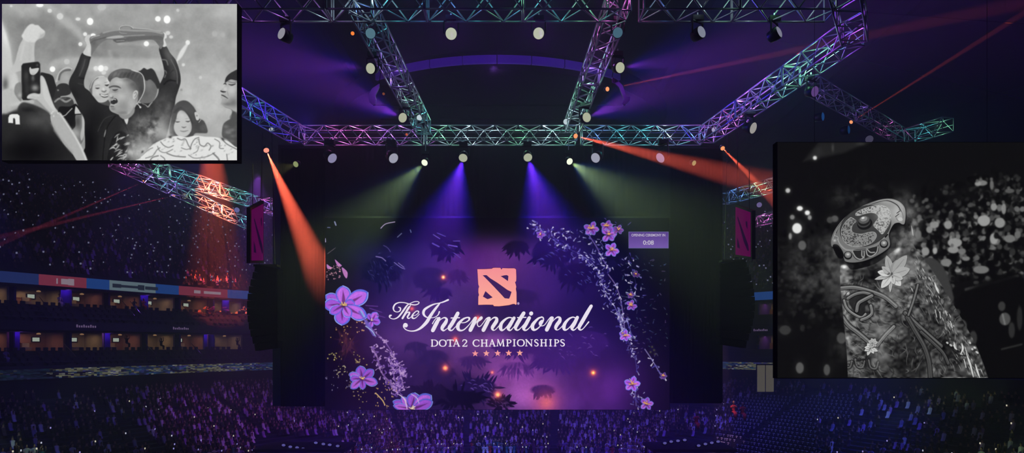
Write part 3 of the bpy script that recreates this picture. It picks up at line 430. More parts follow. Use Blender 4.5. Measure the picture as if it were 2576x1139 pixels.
# ---- materials
def mat(name,c,rough=.6,metal=0,noise=0,scale=4,bump=0,spec=.5):
    m=bpy.data.materials.new(name); m.use_nodes=True; nt=m.node_tree; b=nt.nodes['Principled BSDF']
    c=lin(c); b.inputs['Base Color'].default_value=(*c,1); b.inputs['Roughness'].default_value=rough; b.inputs['Metallic'].default_value=metal; b.inputs['Specular IOR Level'].default_value=spec
    if noise or bump:
        n=nt.nodes.new('ShaderNodeTexNoise'); n.inputs['Scale'].default_value=scale; tc=nt.nodes.new('ShaderNodeTexCoord'); nt.links.new(tc.outputs['Object'],n.inputs['Vector'])
        if noise:
            r=nt.nodes.new('ShaderNodeValToRGB'); r.color_ramp.elements[0].position=.3; r.color_ramp.elements[1].position=.7
            r.color_ramp.elements[0].color=(*[v*(1-noise) for v in c],1); r.color_ramp.elements[1].color=(*[min(1,v*(1+noise)) for v in c],1)
            nt.links.new(n.outputs['Fac'],r.inputs['Fac']); nt.links.new(r.outputs['Color'],b.inputs['Base Color'])
        if bump:
            bp=nt.nodes.new('ShaderNodeBump'); bp.inputs['Strength'].default_value=bump; nt.links.new(n.outputs['Fac'],bp.inputs['Height']); nt.links.new(bp.outputs['Normal'],b.inputs['Normal'])
    return m
def emit(name,c,s=1,samp='NONE'):
    m=bpy.data.materials.new(name); m.use_nodes=True; nt=m.node_tree; nt.nodes.clear(); o=nt.nodes.new('ShaderNodeOutputMaterial'); e=nt.nodes.new('ShaderNodeEmission')
    e.inputs['Color'].default_value=(*lin(c),1); e.inputs['Strength'].default_value=s; nt.links.new(e.outputs[0],o.inputs['Surface']); m.cycles.emission_sampling=samp
    return m
def picture_mat(name,cv,s):
    im=bpy.data.images.new(name,cv.w,cv.h); a=np.ones((cv.h,cv.w,4),np.float32); a[...,:3]=np.clip(cv.a,0,255)[::-1]/255.
    im.pixels.foreach_set(a.ravel()); im.update(); im.pack()
    m=bpy.data.materials.new(name); m.use_nodes=True; nt=m.node_tree; nt.nodes.clear(); o=nt.nodes.new('ShaderNodeOutputMaterial'); e=nt.nodes.new('ShaderNodeEmission'); t=nt.nodes.new('ShaderNodeTexImage')
    t.image=im; t.interpolation='Cubic'; t.extension='EXTEND'; uv=nt.nodes.new('ShaderNodeUVMap'); uv.uv_map='UVMap'; nt.links.new(uv.outputs[0],t.inputs[0]); nt.links.new(t.outputs['Color'],e.inputs['Color']); e.inputs['Strength'].default_value=s
    nt.links.new(e.outputs[0],o.inputs['Surface']); m.cycles.emission_sampling='NONE'
    return m
# ---- objects
def tag(o,label=None,cat=None,group=None,kind=None):
    for k,v in (('label',label),('category',cat),('group',group),('kind',kind)):
        if v: o[k]=v
    return o
def empty(name,loc,label,cat,group=None,rz=0):
    o=bpy.data.objects.new(name,None); COL.objects.link(o); o.location=loc; o.rotation_euler=(0,0,rz); o.empty_display_size=.1
    return tag(o,label,cat,group)
class MB:
    def __init__(s): s.v=[];s.f=[];s.m=[];s.c=None
    def add(s,v,f,mi=0):
        n=len(s.v); s.v+=[tuple(p) for p in v]; s.f+=[tuple(i+n for i in q) for q in f]; s.m+=[mi]*len(f)
    def box(s,c,d,rz=0,M=None,mi=0):
        x,y,z=[q/2 for q in d]; vs=[Vector(((-x,x)[i&1],(-y,y)[i>>1&1],(-z,z)[i>>2&1])) for i in range(8)]
        if rz: rm=Matrix.Rotation(rz,3,'Z'); vs=[rm@q for q in vs]
        vs=[q+Vector(c) for q in vs]
        if M is not None: vs=[M@q for q in vs]
        s.add(vs,[(0,2,3,1),(4,5,7,6),(0,1,5,4),(2,6,7,3),(0,4,6,2),(1,3,7,5)],mi)
    def tube(s,a,b,r,n=6,r2=None,mi=0,cap=True):
        a=Vector(a);b=Vector(b); d=(b-a)
        if d.length<1e-6: return
        d.normalize(); u=d.orthogonal().normalized(); w=d.cross(u); r2=r if r2 is None else r2
        v=[a+(u*math.cos(2*PI*k/n)+w*math.sin(2*PI*k/n))*r for k in range(n)]+[b+(u*math.cos(2*PI*k/n)+w*math.sin(2*PI*k/n))*r2 for k in range(n)]
        f=[(k,(k+1)%n,n+(k+1)%n,n+k) for k in range(n)]
        if cap: f+=[tuple(range(n-1,-1,-1)),tuple(range(n,2*n))]
        s.add(v,f,mi)
    def loft(s,rings,mi=0,cap=True):      # rings: lists of equal length
        n=len(rings[0]); v=[p for r in rings for p in r]; f=[]
        for i in range(len(rings)-1):
            for k in range(n): f.append((i*n+k,i*n+(k+1)%n,(i+1)*n+(k+1)%n,(i+1)*n+k))
        if cap: f+=[tuple(range(n-1,-1,-1)),tuple(range((len(rings)-1)*n,len(rings)*n))]
        s.add(v,f,mi)
    def lathe(s,prof,c=(0,0,0),n=16,axis='Z',mi=0):
        rings=[]
        for r,h in prof:
            q=[]
            for k in range(n):
                a=2*PI*k/n; p=(r*math.cos(a),r*math.sin(a),h)
                if axis=='Y': p=(p[0],-p[2],p[1])
                q.append(Vector(p)+Vector(c))
            rings.append(q)
        s.loft(rings,mi)
    def ball(s,c,r,n=8,mi=0,sx=1,sy=1,sz=1):
        s.lathe([(max(.02,math.sin(PI*k/n))*r,-math.cos(PI*k/n)*r) for k in range(n+1)],(0,0,0),n+2,mi=mi) if False else s.loft([[Vector((c[0]+sx*max(.02,math.sin(PI*k/n))*r*math.cos(2*PI*j/(n+2)),c[1]+sy*max(.02,math.sin(PI*k/n))*r*math.sin(2*PI*j/(n+2)),c[2]-sz*math.cos(PI*k/n)*r)) for j in range(n+2)] for k in range(n+1)],mi)
    def mesh(s,name,mats,smooth=False):
        me=bpy.data.meshes.new(name); me.from_pydata(s.v,[],s.f)
        for m in (mats if isinstance(mats,(list,tuple)) else [mats]): me.materials.append(m)
        me.polygons.foreach_set('material_index',s.m)
        if smooth: me.polygons.foreach_set('use_smooth',[True]*len(s.f))
        me.update(); return me
    def build(s,name,mats,parent=None,smooth=False,loc=None,rot=None):
        o=bpy.data.objects.new(name,s.mesh(name,mats,smooth)); COL.objects.link(o); o.parent=parent
        if loc is not None: o.location=loc
        if rot is not None: o.rotation_euler=rot
        return o
def copy_tree(o,parent=None):
    c=o.copy(); COL.objects.link(c); c.parent=parent
    for ch in o.children: copy_tree(ch,c)
    return c
# materials
M={}
for n,a in dict(black_cloth=((3,3,5),1,0,0,4,0,0),black_metal=((22,22,28),.45,.3),dark_paint=((4,4,7),.9,0,0,4,0,.03),aluminium=((190,192,200),.38,.6),concrete=((62,60,84),.9,0,.2,2),seat_blue=((30,30,64),.6),seat_plate=((245,245,250),.5),
    step=((44,42,72),.9,0,.3,3),glass_rail=((70,70,96),.3),wall_dark=((40,38,60),.9,0,.2,1),warm_wall=((176,124,114),.8,0,.12,2),cream_wall=((206,190,160),.8,0,.12,2),purple_wall=((88,24,190),.7),suite_floor=((60,48,50),.8),cabinet=((150,96,60),.6),
    skin=((200,150,125),.6),hair_dark=((26,20,22),.8),hair_brown=((70,48,36),.8),roof=((9,8,16),.95,0,.3,.3,0,.02),violet_foil=((150,90,200),.35,.2),cable=((16,16,20),.7),rig_blue=((50,70,140),.5),
    ringmat=((110,60,190),.6),deck=((26,26,40),.6),chrome=((200,200,210),.2,.9)).items():
    M[n]=mat(n,*a)
cloths=[mat('cloth_'+n,c,.85,0,.12,8) for n,c in dict(white=(210,205,215),grey=(130,128,140),black=(26,26,32),navy=(36,44,92),lilac=(150,120,190),red=(190,50,44),teal=(60,120,130),plum=(96,52,110)).items()]
# ------------------------------------------------------------------ camera, world, render
cam=bpy.data.cameras.new('camera'); co=bpy.data.objects.new('camera',cam); COL.objects.link(co); co.location=(0,0,CZ); co.rotation_euler=(PI/2,0,0)
cam.sensor_width=36; cam.lens=F/2576*36; cam.shift_y=(HY-569.5)/2576; cam.clip_end=400; SC.camera=co
w=bpy.data.worlds.new('world'); SC.world=w; w.use_nodes=True; w.node_tree.nodes['Background'].inputs[0].default_value=(.03,.03,1,1); w.node_tree.nodes['Background'].inputs[1].default_value=.012
SC.view_settings.view_transform='Standard'; SC.view_settings.look='None'; SC.view_settings.gamma=1; SC.view_settings.exposure=0; SC.view_settings.use_curve_mapping=False
cy=SC.cycles; cy.use_denoising=True; cy.max_bounces=3; cy.diffuse_bounces=1; cy.glossy_bounces=1; cy.volume_bounces=0; cy.transparent_max_bounces=6; cy.transmission_bounces=1; cy.use_adaptive_sampling=True; cy.adaptive_threshold=.03; cy.sample_clamp_indirect=2; cy.caustics_reflective=False; cy.caustics_refractive=False
try: cy.denoiser='OPENIMAGEDENOISE'; cy.denoising_input_passes='RGB_ALBEDO_NORMAL'
except Exception: pass
SIG=.0062
# ------------------------------------------------------------------ lights
def light(kind,name,loc,c,power,**k):
    l=bpy.data.lights.new(name,kind); l.color=lin(c) if max(c)>1 else c; l.energy=power
    for a,v in k.items(): setattr(l,a,v)
    o=bpy.data.objects.new(name,l); COL.objects.link(o); o.location=loc; return o
def spot(name,a,b,deg,c,power,blend=.6,size=.08):
    o=light('SPOT',name,a,c,power,spot_size=math.radians(deg),spot_blend=blend,shadow_soft_size=size); d=Vector(b)-Vector(a); o.rotation_euler=d.to_track_quat('-Z','Y').to_euler(); return o
# ------------------------------------------------------------------ haze
hz=MB(); hz.box((0,60,25),(150,104,52)); m=bpy.data.materials.new('haze'); m.use_nodes=True; nt=m.node_tree; nt.nodes.clear(); o=nt.nodes.new('ShaderNodeOutputMaterial'); vs=nt.nodes.new('ShaderNodeVolumeScatter'); vs.inputs['Density'].default_value=SIG; vs.inputs['Color'].default_value=(.9,.85,1,1); vs.inputs['Anisotropy'].default_value=.0; nt.links.new(vs.outputs[0],o.inputs['Volume'])
tag(hz.build('stage_haze',m),'thin theatrical haze hanging through the whole arena','haze',kind='stuff')
# ------------------------------------------------------------------ bowl
RAW=[(-72,28),(-66,40),(-52,65),(-37.5,89),(-22,101),(0,104),(22,101),(37.5,89),(52,65),(66,40),(72,28)]
C=crom(RAW,False,12); seg=np.linalg.norm(np.diff(C,axis=0),axis=1); S=np.concatenate([[0],np.cumsum(seg)]); SL=S[-1]
def bowl(s,t,z):
    x=np.interp(s,S,C[:,0]); y=np.interp(s,S,C[:,1]); e=.6
    dx=np.interp(s+e,S,C[:,0])-np.interp(s-e,S,C[:,0]); dy=np.interp(s+e,S,C[:,1])-np.interp(s-e,S,C[:,1]); L=math.hypot(dx,dy); 
    return Vector((x+dy/L*t,y-dx/L*t,CZ+z)), math.atan2(dy,dx)
def sweep(name,prof,m,s0=2,s1=None,step=2.2,parent=None,closed=False):
    s1=SL-2 if s1 is None else s1; n=max(2,int((s1-s0)/step)); b=MB(); k=len(prof)
    rows=[[bowl(s0+(s1-s0)*i/n,t,z)[0] for t,z in prof] for i in range(n+1)]
    v=[p for r in rows for p in r]; f=[]
    for i in range(n):
        for j in range(k if closed else k-1): f.append((i*k+j,i*k+(j+1)%k,(i+1)*k+(j+1)%k,(i+1)*k+j))
    if closed: f+=[tuple(range(k)),tuple(range(n*k+k-1,n*k-1,-1))]
    b.add(v,f); return b.build(name,m,parent)
_tab={}
def s_at(px,t=0):      # arc position seen in column px at inward offset t
    if t not in _tab:
        L=[(i/4,bowl(i/4,t,0)[0]) for i in range(0,int(SL*4))]; L=[(q,proj(v)[0]) for q,v in L if v[1]>5]; _tab[t]=(np.array([q[1] for q in L]),np.array([q[0] for q in L]))
    X_,Q_=_tab[t]; return float(Q_[np.argmin(np.abs(X_-px))])
# lower bowl steps
LZ=-6.1; LS=.37; RW=.86
prof=[(0,-5.9)]
for r in range(27): prof+=[(1+r*RW,LZ-.05-r*RW*LS),(1+(r+1)*RW,LZ-.05-r*RW*LS)]
prof.append((1+27*RW,LZ-27*RW*LS-.4))
tag(sweep('trim_lower_bowl_steps',prof,M['step']),kind='structure')
prof=[(-1.2,7.6)]
for r in range(30): prof+=[(-1.4-r*.9,7.7+r*.56),(-1.4-(r+1)*.9,7.7+r*.56)]
tag(sweep('trim_upper_bowl_steps',prof,M['step']),kind='structure')
tag(sweep('wall_rear',[(-28.4,23),(-28.4,36)],M['wall_dark']),kind='structure')
tag(sweep('wall_bowl_lower',[(0,-3.7),(0,-6.2)],M['wall_dark']),kind='structure')
fl=MB(); fl.box((0,60,-.15),(190,150,.3)); tag(fl.build('floor',mat('floor_concrete',(50,48,66),.8,0,.2,.5)),kind='structure')
ce=MB(); ce.box((0,62,52.6),(190,150,.4)); tag(ce.build('ceiling',M['roof']),kind='structure')
# ledges (swept boxes)
for nm,p,m_ in [('trim_upper_ledge',[(.35,2.45),(.35,1.5),(-.2,1.4),(-.2,2.45)],'concrete'),('trim_lower_ledge',[(.2,-2.3),(.2,-2.62),(-.3,-2.62),(-.3,-2.3)],'concrete'),('trim_ribbon_back',[(-.05,7.7),(-.05,6.1),(-1.2,6.1),(-1.2,7.7)],'wall_dark'),
    ('trim_suite_slab',[(-.2,1.45),(-.2,1.3),(-7.5,1.3),(-7.5,1.45)],'wall_dark'),('trim_upper_suite_floor',[(-3,4.35),(-3,4.2),(-7.5,4.2),(-7.5,4.35)],'suite_floor'),('trim_lower_suite_floor',[(-3,-.75),(-3,-.9),(-7.5,-.9),(-7.5,-.75)],'suite_floor'),
    ('trim_upper_suite_ceiling',[(-1.2,6.15),(-1.2,6.35),(-7.5,6.35),(-7.5,6.15)],'wall_dark')]:
    tag(sweep(nm,p,M[m_],closed=True),kind='structure')
tag(sweep('wall_suites_rear',[(-7.2,6.3),(-7.2,-2.6)],M['wall_dark']),kind='structure')
# rail on the ledges
for nm,z,t in (('handrail_upper',2.95,.2),('handrail_lower',-1.85,.1)):
    o=sweep(nm,[(t,z),(t,z-.07),(t-.06,z-.07),(t-.06,z)],M['glass_rail'],closed=True); tag(o,'dull metal handrail running along the front of the '+('upper' if 'upper' in nm else 'lower')+' suite seats','handrail')
# dark stepped seat blocks in front of the suites
def seat_block(z0,z1):
    p=[(-.2,z0-.6)]
    for r in range(3): p+=[(-.2-r*.95,z0+(z1-z0)*r/3+.0),(-.2-(r+1)*.95,z0+(z1-z0)*r/3)]
    p.append((-3.05,z1-.1)); return p
tag(sweep('trim_upper_terrace',seat_block(2.5,4.4),M['step']),kind='structure'); tag(sweep('trim_lower_terrace',seat_block(-2.35,-.75),M['step']),kind='structure')
# ribbon display: segments
rb=dict(blue=emit('ribbon_blue',(34,74,150),.75),dblue=emit('ribbon_deep_blue',(38,54,112),.75),red=emit('ribbon_red',(140,56,80),.75),cream=emit('ribbon_cream',(112,132,146),.75),white=emit('ribbon_mark',(170,150,170),.7),ink=emit('ribbon_ink',(50,60,80),.5))
segs=[(-120,98,'dblue'),(98,218,'red'),(218,277,'blue'),(277,392,'cream'),(392,452,'blue'),(452,570,'red'),(570,760,'blue'),(1700,1836,'blue'),(1836,1884,'red'),(1884,2040,'blue'),(2040,2160,'cream'),(2160,2700,'blue')]
names=['leftmost deep blue length','first red length','first bright blue length','first pale cream length with dark marks','blue length right of the cream one','second red length with pale marks','blue length running behind the left speaker array','blue length hidden behind the right curtain','red length behind the right speaker array','blue length right of the right speaker array','pale length behind the right picture screen','rightmost blue length']
for (a,b,cn),nm in zip(segs,names):
    s0,s1=s_at(a),s_at(b)
    o=sweep('ribbon_display',[(.02,7.45),(.02,6.3)],rb[cn],s0,s1,1.0); tag(o,nm+' of the ribbon display above the suites','ribbon display','lengths of the ribbon display')
    def mark(u,wd,h,z,mm,par,sp):
        p0,_=bowl(u,.05,z-h/2); q0,_=bowl(u+wd,.05,z-h/2); mb=MB(); mb.add([p0,q0,q0+Vector((0,0,h)),p0+Vector((0,0,h))],[(0,1,2,3)]); mb.build('sponsor_mark',mm,par)
    if nm.startswith('first red'): 
        for u,wd,h in [(.35,.05,.5),(.45,.3,.5),(.6,.2,.6)]: mark(s0+(s1-s0)*u,wd*3,h*1.2,6.85,rb['white'],o,0)
    if nm.startswith('first pale'):
        for u,wd,h in [(.06,1.0,.45),(.2,2.4,.3),(.6,.8,.6),(.76,1.6,.4)]: mark(s0+(s1-s0)*u,wd,h,6.85,rb['ink'],o,0)
    if nm.startswith('second red'):
        for u,wd,h in [(.3,.9,.4),(.5,2.4,.35)]: mark(s0+(s1-s0)*u,wd,h,6.85,rb['white'],o,0)
# pale lettering on the upper ledge
for px in (188,430,1900):
    s0=s_at(px); b=MB()
    for k in range(9): p0,_=bowl(s0+k*.24,.4,1.85); q0,_=bowl(s0+k*.24+.16,.4,1.85); h=Vector((0,0,.22+.1*(k%3==0))); b.add([p0,q0,q0+h,p0+h],[(0,1,2,3)])
    tag(b.build('suite_sign',emit('suite_sign_%d'%px,(104,84,124),1)),{188:'small pale lettering on the suite ledge at far left',430:'small pale lettering on the suite ledge right of the vertical red beam',1900:'small pale lettering on the suite ledge beside the right speaker array'}[px],'sign')
# mural band: generated picture as vertex colours of a swept strip
S130=s_at(130)
def mural(s0,s1,seed):
    q=np.random.RandomState(seed); n=int((s1-s0)/.3); k=10; v=[];f=[];cols=[]
    for i in range(n+1):
        for j in range(k+1): v.append(bowl(s0+(s1-s0)*i/n,.24,-3.72+1.08*j/k)[0])
    pal=[(40,60,110),(120,120,100),(30,24,60),(150,150,150),(36,80,110),(90,84,60),(60,60,140),(20,16,40)]
    cur=[q.randint(8) for j in range(k)]
    for i in range(n):
        sec=(i//24)%4
        for j in range(k):
            if q.rand()<.4: cur[j]=q.randint(8) if q.rand()<.6 else (1 if sec%2 else 0)
            f.append((i*(k+1)+j,(i+1)*(k+1)+j,(i+1)*(k+1)+j+1,i*(k+1)+j+1)); g=(.5+.5*q.rand())*(.45 if s0+i*.3<S130 else .8)
            cols.append(tuple(x*g for x in pal[cur[j] if q.rand()<.7 else cur[(j+1)%k]]))
    me=bpy.data.meshes.new('mural'); me.from_pydata(v,[],f); ca=me.color_attributes.new('Col','FLOAT_COLOR','CORNER'); a=np.ones((len(f)*4,4),np.float32); a[:,:3]=np.repeat(np.array([lin(c) for c in cols],np.float32),4,0); ca.data.foreach_set('color',a.ravel())
    m=bpy.data.materials.new('mural'); m.use_nodes=True; nt=m.node_tree; nt.nodes.clear(); o=nt.nodes.new('ShaderNodeOutputMaterial'); e=nt.nodes.new('ShaderNodeEmission'); vc=nt.nodes.new('ShaderNodeVertexColor'); vc.layer_name='Col'; nt.links.new(vc.outputs[0],e.inputs[0]); e.inputs[1].default_value=1.3; nt.links.new(e.outputs[0],o.inputs[0]); m.cycles.emission_sampling='NONE'; me.materials.append(m)
    ob=bpy.data.objects.new('mural_display',me); COL.objects.link(ob); return ob
tag(mural(s_at(-80),s_at(760),4),'long dim display band of busy artwork below the left lower suites','display band')
tag(mural(s_at(1760),s_at(1985),5),'long dim display band below the right lower suites','display band')
# ------------------------------------------------------------------ suites
def suite(s0,s1,z0,z1,style,label,tvx,warm):
    c,ang=bowl((s0+s1)/2,-5,z0); W=s1-s0-.45; t=empty('suite',c,label,'suite',None,ang)   # local x along the bowl, -y inward
    H=z1-z0
    bw=MB(); bw.box((0,1.9,H/2),(W-.3,.12,H)); bw.build('back_wall',M[style],t)
    for sx in (-1,1): b=MB(); b.box((sx*(W/2-.12),-.1,H/2),(.22,3.9,H)); b.build('side_wall',M['purple_wall' if sx<0 else style],t)
    b=MB(); b.box((tvx-.9,1.55,.42),(1.5,.5,.84)); b.box((tvx-.9,1.53,.87),(1.56,.56,.06)); b.build('counter',M['cabinet'],t)
    b=MB(); b.box((-W*.28,1.8,H*.5),(.9,.1,H*.8)); b.build('door',M['cabinet' if style!='warm_wall' else 'cream_wall'],t)
    b=MB(); b.lathe([(.02,0),(.22,.02),(.2,.14),(.05,.2)],(W*.2,.6,H-.22),10); b.build('ceiling_lamp',emit('suite_lamp',(200,150,110),.5),t)
    m3=Matrix.Rotation(ang,4,'Z'); 
    tv=empty('television',c+m3@Vector((tvx,1.7,H*.62)),'television on the rear wall of the '+label.split(',')[0],'television',None,ang)
    b=MB(); b.box((0,.04,0),(.95,.08,.6)); hs_=b.build('housing',M['black_metal'],tv); b=MB(); b.box((0,-.012,0),(.7,.02,.44)); b.build('screen',emit('tv_screen',(190,200,190),.8),hs_)
    al=light('AREA','suite_light',c+m3@Vector((0,-.2,H-.12)),(1,.64,.44) if warm else (1,.8,.6),20*warm if warm else 12,shape='RECTANGLE',size=W*.6,size_y=1.6)
    return c,ang
def sofa(c,ang,off,label):
    m3=Matrix.Rotation(ang,4,'Z'); t=empty('armchair',c+m3@Vector(off),label,'armchair',None,ang); b=MB(); b.box((0,0,.25),(.7,.6,.3)); b.build('seat',M['cream_wall'],t); b=MB(); b.box((0,.3,.55),(.7,.14,.6)); b.build('backrest',M['cream_wall'],t)
LX=[-70,60,205,300,398,480,560,640]
ords=['at the left edge of the picture','second from the left edge','third from the left edge','fourth from the left edge, under the pale ribbon length','fifth from the left edge','left of the cylinder speaker array, under the second red ribbon length','beside the left speaker array']
i=0
for lev,(z0,z1) in (('upper',(4.35,6.15)),('lower',(-.75,1.3))):
    for i in range(len(LX)-1):
        a,b=s_at(LX[i]),s_at(LX[i+1]); st=['cream_wall','cream_wall','warm_wall','warm_wall','cream_wall','warm_wall','cream_wall'][i] if lev=='upper' else ['warm_wall','warm_wall','cream_wall','warm_wall','cream_wall','warm_wall','cream_wall'][i]
        c,ang=suite(a,b,z0,z1,st,'%s suite %s'%(lev,ords[i]),R.uniform(-.2,.25)*(b-a),[1,1.3,.8,1,.8,1,.9][i])
        sofa(c,ang,(-.6,-.4,0),'pale armchair in the %s suite %s'%(lev,ords[i].split(',')[0]))
for lev,(z0,z1) in (('upper',(4.35,6.15)),('lower',(-.75,1.3))):
    for (a,b),o_ in (((1880,1930),'right of the right speaker array'),((1930,2010),'beside the right picture screen')):
        c,ang=suite(s_at(a),s_at(b),z0,z1,'warm_wall','%s suite %s'%(lev,o_),0,.7)
for lev,z0,z1,pxs in (('upper',4.3,6.2,(200,395,595)),('lower',-.8,1.35,(75,300,545))):
    for k_,px in enumerate(pxs):
        s0=s_at(px); mb=MB(); c,a=bowl(s0,-3.0,(z0+z1)/2); o=tag(empty('pillar',c,'purple pillar between the %s suites, %s from the left edge'%(lev,('first','second','third')[k_]),'pillar'),None); o.rotation_euler=(0,0,a)
        mb.box((0,0,0),(1.0 if lev=='upper' else .45,.3,z1-z0)); mb.build('shaft',M['purple_wall'],o); mb=MB(); mb.box((0,0,-(z1-z0)/2+.06),(1.1 if lev=='upper' else .5,.36,.12)); mb.build('plinth',M['wall_dark'],o)
        light('POINT','pillar_light',bowl(s0,-2.2,z1-.1)[0],(.3,.1,1),30,shadow_soft_size=.2)
for lev,z0,z1,pxs in (('upper',2.5,4.4,(120,330,350,480)),('lower',-2.35,-.75,(180,385,500))):
    for k_,px in enumerate(pxs):
        s0=s_at(px); t=empty('stair',bowl(s0,-1.5,z0)[0],'pale narrow stair through the %s suite seats, number %s from the left'%(lev,('one','two','three','four')[k_]),'stair',None,bowl(s0,0,0)[1])
        for j in range(6): mb=MB(); mb.box((0,-1.2+j*.48,.12+j*(z1-z0)/6),(.8,.48,.08)); mb.build('tread',M['concrete'],t)
        mb=MB(); mb.tube((.5,-1.4,.9),(.5,1.3,.9+z1-z0),.04); mb.build('handrail',M['chrome'],t)
# dark seats in front of suites: individual seats, compact
seatm=MB(); seatm.box((0,-.12,.32),(.46,.4,.1)); seatm.box((0,.1,.62),(.46,.08,.56)); seatm.box((0,-.1,.14),(.08,.3,.28)); sm_=seatm.mesh('folding_chair',M['seat_blue'])
# doorway in the lower right wall; its leaves emit to look lit
c=P(1925,962,84); t=empty('service_door',c-Vector((0,0,1.3)),'pale double service door in the wall below the right suites','door'); b=MB(); b.box((0,0,1.9),(2.4,.1,3.8)); b.build('door_frame',M['concrete'],t)
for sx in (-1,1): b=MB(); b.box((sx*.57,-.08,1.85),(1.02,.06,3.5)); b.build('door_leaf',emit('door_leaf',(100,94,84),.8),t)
# ------------------------------------------------------------------ people
def person_mesh(pose):
    b=MB(); n=8
    def ring(c,rx,ry,tilt=0): return [Vector((c[0]+rx*math.cos(2*PI*k/n),c[1]+ry*math.sin(2*PI*k/n)*math.cos(tilt),c[2]+ry*math.sin(2*PI*k/n)*math.sin(tilt))) for k in range(n)]
    lean=pose.get('lean',0); 
    # body: feet, knees, lap, hips, waist, chest, shoulders, neck, head in one skin
    rs=[ring((0,-.5,.02),.13,.09),ring((0,-.5,.3),.14,.08),ring((0,-.46,.47),.17,.1,.6),ring((0,-.28,.5),.18,.09,1.35),ring((0,-.08,.5),.19,.12,1.0),ring((0,.04,.6),.17,.13,.3),ring((0,.05-lean*.2,.78),.16,.12),ring((0,.04-lean*.5,.96),.2,.13),ring((0,.03-lean*.7,1.06),.2,.11),ring((0,.02-lean*.75,1.12),.09,.08)]
    b.loft(rs); k=len(b.f); b.m=[0]*k
    hc=(0,0-lean*.8,1.3)
    b.loft([ring((0,.02-lean*.76,1.1),.06,.06),ring((0,.01-lean*.78,1.17),.06,.065),ring((hc[0],hc[1],1.2),.075,.085),ring(hc,.085,.1),ring((hc[0],hc[1],1.38),.08,.095),ring((hc[0],hc[1],1.43),.04,.05)],1)
    for sx in (-1,1):
        sh_=Vector((sx*.21,.02-lean*.6,1.02)); el=Vector(pose['el']); ha=Vector(pose['ha']); el.x*=sx; ha.x*=sx
        b.tube(sh_,el,.06,6,.045); b.tube(el,ha,.042,6,.03,1); b.ball(ha,.05,4,1)
    return b
poses=[dict(el=(.23,-.12,.8),ha=(.14,-.32,.66)),dict(el=(.24,-.1,.84),ha=(.1,-.34,.98),lean=.1),dict(el=(.25,-.06,1.2),ha=(.2,-.1,1.52)),dict(el=(.24,.0,.78),ha=(.2,-.22,.6),lean=-.03)]
skins=[mat('skin_%d'%k,c,.6) for k,c in enumerate([(210,165,140),(170,120,95),(110,76,60)])]
hairs=[M['hair_dark'],M['hair_brown'],mat('hair_fair',(150,120,80),.8)]
protos=[]
for ci,cl in enumerate(cloths):
    pose=poses[ci%4]; me=person_mesh(pose).mesh('person',[cl,skins[ci%3]],True); h=MB(); lean=pose.get('lean',0)
    h.loft([[Vector((math.cos(2*PI*k/8)*r,.03-lean*.8+math.sin(2*PI*k/8)*r*1.12,z)) for k in range(8)] for r,z in ((.092,1.28),(.1,1.35),(.09,1.42),(.045,1.47))]); hm_=h.mesh('hair',hairs[ci%3],True); protos.append((me,hm_))
def in_frame(v,mg=60):
    x,y=proj(v); return -mg<x<2576+mg and y<1139+mg
def visible(v):
    x,y=proj(v)
    if 1956<x<2576 and 358<y<948: return False
    if 5<x<596 and 10<y<400: return False
    if 700<x<1815 and 360<y<1022: return False
    return True
spots_=[]   # (pos, angle, empty?)
for r in range(26):
    t=1.45+r*RW; z=LZ-.05-r*RW*LS; s=3+R.random()*.5
    while s<SL-3:
        s+=.6
        v,a=bowl(s,t,z)
        if v[1]<20: continue
        x,y=proj(v+Vector((0,0,1)))
        if not(-40<x<2620 and y<1150) or not visible(v+Vector((0,0,1))): continue
        empty_=(1838<x<2145 and y>990 and not(x>2050 and y>1050)) or (640<x<860 and y>1085) or (1650<x<1850 and y>1085)
        aisle=abs((s*1.0)%14-7)<.6
        if aisle: continue
        spots_.append((v,a,empty_,x,y))
full=[q for q in spots_ if not q[2]]; emp=[q for q in spots_ if q[2] and q[3]>1800]
R.shuffle(full); full=[q for q in full if R.random()<(.82 if 690<q[3]<1840 else (.55 if q[3]<360 else (.8 if q[3]<700 else .5)))]
full.sort(key=lambda q:-q[4]+ (0 if 600<q[3]<1900 else 14)); near=full[:300]; rest=full[300:]
cloth_names=['white top','grey top','black top','dark blue top','lilac top','red top','teal top','plum coloured top']
for v,a,_,x,y in near:
    k=R.choices(range(8),[5,4,4,3,4,.5,1,3])[0]; me,hm_=protos[k]
    o=bpy.data.objects.new('person',me); COL.objects.link(o); o.location=v; o.rotation_euler=(0,0,a+R.uniform(-.15,.15)); s=R.uniform(.92,1.03); o.scale=(s,s,s)
    tag(o,'seated spectator in a '+cloth_names[k]+' in the nearest rows along the bottom edge','person','spectators in a %s in the nearest rows'%cloth_names[k])
    h=bpy.data.objects.new('hair',hm_); COL.objects.link(h); h.parent=o
def low_person():
    b=MB(); n=5
    def ring(y,z,rx,ry): return [Vector((rx*math.cos(2*PI*k/n),y+ry*math.sin(2*PI*k/n),z)) for k in range(n)]
    b.loft([ring(-.3,.35,.18,.2),ring(-.1,.6,.18,.16),ring(0,.98,.2,.12),ring(0,1.08,.08,.07),ring(0,1.2,.085,.09),ring(0,1.34,.09,.1),ring(0,1.42,.04,.05)]); return np.array([tuple(p) for p in b.v],np.float32),b.f
LV_,LF_=low_person(); NV=len(LV_)
